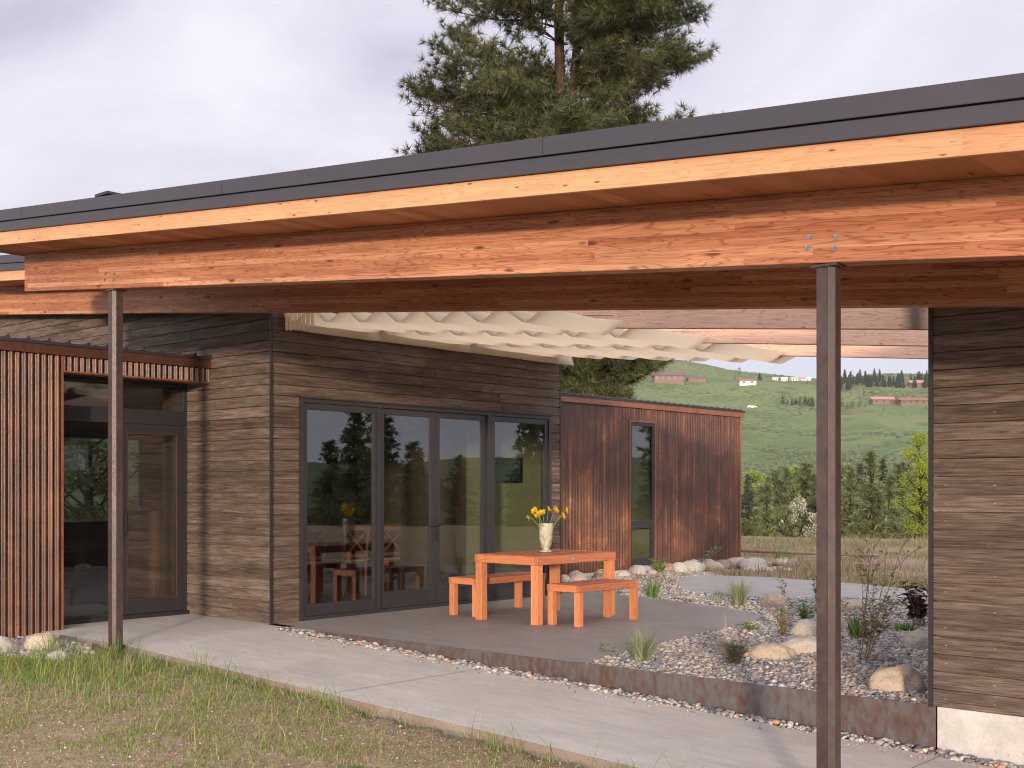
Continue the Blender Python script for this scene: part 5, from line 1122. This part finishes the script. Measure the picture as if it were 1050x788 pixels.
for k in range(22):
    px = q.uniform(745, 955); dp = q.uniform(40, 62); p = at(px, dp); z = hz_(p.x, p.y)
    tree('shrub', px, dp, 503 - (z + q.uniform(.7, 1.5) - EYE) / dp * FPX, 'low grey green bush at the edge of the dry field', 'bushes along the field edge', q.uniform(.7, 1.2))
# trees to the right, seen only as reflections in the glass doors
for k, (x, y, h) in enumerate(((19, 46, 8), (28, 44, 9.5), (37, 50, 11), (46, 52, 10), (30, 62, 9), (13, 55, 11), (52, 70, 12), (8, 50, 9), (17, 62, 12), (24, 54, 7.5), (42, 44, 7))):
    o = copy_tree(PROTO[('dark', 'fir', 'fir', 'dark')[k % 4]]); o.location = (x, y, hz_(x, y)); o.scale = (h * 1.1, h * 1.1, h); tag(o, 'tree standing off to the right and mirrored in the glass doors', 'tree', 'conifers mirrored in the glass doors')
for k, (x, y, h) in enumerate(((-23, 11, 5.0), (-26, 14.5, 5.5), (-25, 12.6, 4.6))):
    o = copy_tree(PROTO['olive']); o.location = (x, y, hz_(x, y)); o.scale = (h * 1.2, h * 1.2, h); tag(o, 'leafy tree behind the house seen through the narrow side window', 'tree', 'trees seen through the house')
q = random.Random(58)
for k in range(26):
    a_ = R(38 + 54 * (k + q.random()) / 26); d_ = q.uniform(72, 118); x = -10 + d_ * math.cos(a_); y = 10 + d_ * math.sin(a_)
    p_ = Vector((x, y)); dep = p_.dot(AF); px = CX + FPX * p_.dot(AX) / max(dep, 1)
    if dep > 0 and px < 1150: continue
    h = q.uniform(8, 14); o = copy_tree(PROTO[q.choice(('dark', 'fir', 'dark', 'olive'))]); o.location = (x, y, hz_(x, y)); o.scale = (h * 1.3, h * 1.3, h); o.rotation_euler.z = q.uniform(0, 6); tag(o, 'tree standing off to the right and mirrored in the glass doors', 'tree', 'conifers mirrored in the glass doors')
# ---------------------------------------------------------------- the far hillside: houses, groves, a parked car
def hill_point(px, py, d0=230.0, d1=1000.0):
    dd = np.linspace(d0, d1, 900); v = AF; lat_ = (px - CX) / FPX * dd; X = AF.x * dd + AX.x * lat_; Y = AF.y * dd + AX.y * lat_; row = CY - FPX * (height(X, Y) - EYE) / dd
    k = np.where(row <= py)[0]; k = int(k[0]) if len(k) else int(np.argmin(row)); return Vector((X[k], Y[k], float(height(X[k], Y[k])))), float(dd[k])
def far_house(px, py, wpx, hpx, wall, roofc, label, rz=0.0, ratio=0.6):
    p, d = hill_point(px, py); w = wpx * d / FPX; h = hpx * d / FPX; dpt = w * ratio
    t = thing('hillside_house', p, label, 'house', rz=GA + rz)
    def B(mb, name, m, par=t): 
        me = bpy.data.meshes.new(name); me.from_pydata(mb.v, [], mb.f); me.update(); return link(name, me, m, par)
    mb = MB(); mb.box(-w / 2, w / 2, -dpt / 2, dpt / 2, -h, h * .55); B(mb, 'wall', wall)
    mb = MB(); e = w * .05; mb.add([(-w / 2 - e, -dpt / 2 - e, h * .52), (w / 2 + e, -dpt / 2 - e, h * .52), (w / 2 + e, dpt / 2 + e, h * .52), (-w / 2 - e, dpt / 2 + e, h * .52), (-w / 2 - e, 0, h), (w / 2 + e, 0, h)], [(3, 2, 1, 0), (0, 1, 5, 4), (2, 3, 4, 5), (1, 2, 5), (3, 0, 4)]); B(mb, 'roof', roofc)
    n = max(2, int(wpx / 6))
    for i in range(n):
        x = -w / 2 + w * (i + .5) / n; mb = MB(); mb.box(x - w * .06, x + w * .06, -dpt / 2 - .06, -dpt / 2 + .02, h * .08, h * .42); B(mb, 'window', MAT['frame'])
    return t
HB = plain('brown house wall', (0.17, 0.10, 0.07), 0.8); HR = plain('dark brown house roof', (0.13, 0.08, 0.07), 0.7); HW = plain('white house wall', (0.52, 0.49, 0.47), 0.7); RR_ = plain('red house roof', (0.24, 0.095, 0.075), 0.7); TR = plain('terracotta roof', (0.36, 0.185, 0.14), 0.7); GR = plain('grey house roof', (0.36, 0.36, 0.38), 0.7)
far_house(685, 391, 30, 9, HB, HR, 'dark brown gabled house on the hillside at the left'); far_house(714, 391, 18, 5, HB, HR, 'low brown outbuilding right of the dark gabled house')
far_house(766, 394, 17, 5.5, HW, RR_, 'white hillside house with a red roof'); far_house(904, 414, 22, 7, HB, TR, 'brown hillside house with pale terracotta roof left of the longer one'); far_house(937, 415, 32, 7, HB, RR_, 'long low brown house on the right hillside'); far_house(940, 397, 16, 7, HB, TR, 'orange roofed house below the pines on the right ridge')
for k, (px, w_, rf_, lab) in enumerate(((795, 7, GR, 'small white house with grey roof, leftmost of the ridge cluster'), (804, 8, HW, 'all white small house, second in the ridge cluster'), (814, 10, GR, 'white house with grey roof in the middle of the ridge cluster'), (823, 8, TR, 'white house with terracotta roof at the right of the ridge cluster'), (829, 6, HW, 'tiny white house last in the ridge cluster'))): far_house(px, 391.0, w_ * .8, 4, HW, rf_, lab, 0.3 * (k % 3 - 1))
def valley_house(px, dep, py, wpx, label):
    p = at(px, dep); w = wpx * dep / FPX; z = EYE + (CY - py) / FPX * dep; g0 = hz_(p.x, p.y); t = thing('valley_house', (p.x, p.y, g0), label, 'house', rz=GA + .2); h = z - g0; print('vh', g0, h, w)
    def B(mb, name, m): me = bpy.data.meshes.new(name); me.from_pydata(mb.v, [], mb.f); me.update(); return link(name, me, m, t)
    mb = MB(); mb.box(-w / 2, w / 2, -w * .35, w * .35, -.3, h * .72); B(mb, 'wall', HW); mb = MB(); mb.add([(-w * .56, -w * .42, h * .7), (w * .56, -w * .42, h * .7), (w * .56, w * .42, h * .7), (-w * .56, w * .42, h * .7), (-w * .56, 0, h), (w * .56, 0, h)], [(3, 2, 1, 0), (0, 1, 5, 4), (2, 3, 4, 5), (1, 2, 5), (3, 0, 4)]); B(mb, 'roof', TR)
    for x in (-.28, .05, .3): mb = MB(); mb.box(w * x - w * .05, w * x + w * .05, -w * .355, -w * .345, h * .3, h * .58); B(mb, 'window', MAT['frame'])
valley_house(766, 215, 519, 30, 'terracotta roofed house among valley trees near the rusted wing'); valley_house(817, 215, 511, 26, 'terracotta roofed house among valley trees beside the right post')
p, d = hill_point(771, 419)
cr = thing('parked_car', p, 'white car parked on the hillside', 'car', rz=GA)
def B(mb, name, m):
    me = bpy.data.meshes.new(name); me.from_pydata(mb.v, [], mb.f); me.update(); return link(name, me, m, cr)
CW = plain('white car paint', (0.8, 0.8, 0.8), 0.3); mb = MB(); prf = [(-2.2, .35), (2.2, .35), (2.25, .8), (1.3, .95), (.7, 1.45), (-1.2, 1.5), (-2.1, 1.0)]
mb.add([(x, -.85, z) for x, z in prf] + [(x, .85, z) for x, z in prf], [tuple(range(7)), tuple(range(13, 6, -1))] + [((i + 1) % 7, i, 7 + i, 7 + (i + 1) % 7) for i in range(7)]); B(mb, 'body', CW)
mb = MB(); mb.box(-1.1, .8, -.87, .87, 1.0, 1.35); B(mb, 'window', MAT['frame'])
for x in (-1.35, 1.4):
    for y in (-.86, .86): mb = MB(); mb.tube([(x, y - .1, .33), (x, y + .1, .33)], .33, 12); B(mb, 'wheel', MAT['black'])
def hill_tree(kind, px, py, hpx, label, group, w=1.0):
    p, d = hill_point(px, py); o = copy_tree(PROTO[kind]); o.location = p; h = hpx * d / FPX; o.scale = (h * w, h * w, h); o.rotation_euler.z = rnd.uniform(0, 6); tag(o, label, 'tree', group)
hill_tree('dark', 779, 391, 9, 'single dark round tree on the skyline left of the white houses', None, 1.9)
hill_tree('olive', 758, 384, 7, 'small leafy tree on the skyline left of the single dark tree', None)
hill_tree('olive', 753, 390, 6, 'small leafy tree beside the white house with red roof', None)
q = random.Random(33)
for k in range(16): hill_tree(q.choice(('dark', 'olive', 'fir')), q.uniform(796, 834), q.uniform(415, 418), q.uniform(6, 11), 'small tree in the grove in the middle of the hillside', 'grove in the middle of the hillside', 1.3)
for k in range(12): hill_tree('olive', q.uniform(860, 888), q.uniform(416, 421), q.uniform(4, 7), 'small shrub scattered on the slope below the brown houses', 'slope shrubs below the brown houses', 1.3)
for k in range(60):
    px = q.uniform(862, 962); hill_tree('dark', px, 393 + q.uniform(-2, 7) + (900 - px) * .03, q.uniform(8, 15), 'dark pine in the wood along the right ridge', 'pines along the right ridge', 1.3)
for k in range(26): hill_tree('olive', q.uniform(650, 960), q.uniform(400, 465), q.uniform(2, 4), 'small bush dotted on the green hillside', 'bushes dotted on the hillside', 1.6)

# sagebrush and bunchgrass that speckle the hill
N = 75000; dd = np.exp(np.log(230) + (np.log(1000) - np.log(230)) * g.random(N)); pp = 430 + 640 * g.random(N); lt_ = (pp - CX) / FPX * dd; X = AF.x * dd + AX.x * lt_; Y = AF.y * dd + AX.y * lt_
m_ = fbm(X * 0.012, Y * 0.012, 71, 5); m2 = fbm(X * 0.05, Y * 0.05, 72, 3); k = (0.7 * m_ + 0.3 * m2) > 0.53 + 0.08 * g.random(N); X, Y = X[k], Y[k]; n = len(X)
i0v = np.array([(0, 0, 1.0), (0.9, 0, 0.3), (0.28, 0.85, 0.35), (-0.72, 0.53, 0.3), (-0.72, -0.53, 0.35), (0.28, -0.85, 0.3), (0.75, 0.1, -0.4), (0.2, 0.7, -0.4), (-0.6, 0.45, -0.4), (-0.6, -0.45, -0.4), (0.2, -0.7, -0.4)])
i0f = np.array([(0, 1, 2), (0, 2, 3), (0, 3, 4), (0, 4, 5), (0, 5, 1)] + [(1 + i, 6 + i, 6 + (i + 1) % 5) for i in range(5)] + [(1 + i, 6 + (i + 1) % 5, 1 + (i + 1) % 5) for i in range(5)])
sc_ = (0.25 + 0.75 * g.random(n) ** 2.5)[:, None] * np.stack([0.7 + .8 * g.random(n), 0.7 + .8 * g.random(n), 0.5 + .5 * g.random(n)], -1)
V = (i0v[None] * sc_[:, None, :] * (1 + .3 * (g.random((n, 11, 1)) - .5)) + np.stack([X, Y, height(X, Y)], -1)[:, None, :]).reshape(-1, 3); F = (i0f[None] + (np.arange(n) * 11)[:, None, None]).reshape(-1, 3)
MAT['sage'] = blade_mat('sagebrush', [(0, (0.055, 0.085, 0.038)), (0.5, (0.085, 0.12, 0.055)), (0.8, (0.12, 0.14, 0.07)), (1, (0.14, 0.11, 0.08))], 0.1)
o = link('sagebrush', fast_mesh('sagebrush', V, F), MAT['sage']); tag(o, 'low grey green brush speckling the far hillside', 'brush', kind='stuff')
# ---------------------------------------------------------------- air over the valley
mb = MB(); mb.box(-3300, 3300, -3300, 3300, -40, 190); hz_o = mb.build('haze', None)
hm = bpy.data.materials.new('valley haze'); hm.use_nodes = True; hn = hm.node_tree; hn.nodes.clear()
ho = hn.nodes.new('ShaderNodeOutputMaterial'); hv = hn.nodes.new('ShaderNodeVolumePrincipled'); hv.inputs['Color'].default_value = (0.86, 0.90, 0.97, 1); hv.inputs['Density'].default_value = 0.00012; hv.inputs['Anisotropy'].default_value = 0.0
hn.links.new(hv.outputs[0], ho.inputs['Volume']); hz_o.data.materials.append(hm); tag(hz_o, 'thin pale haze in the valley air', 'haze', kind='stuff')
print('terrain max', gv[:, 2].max(), gv[:, 2].min())
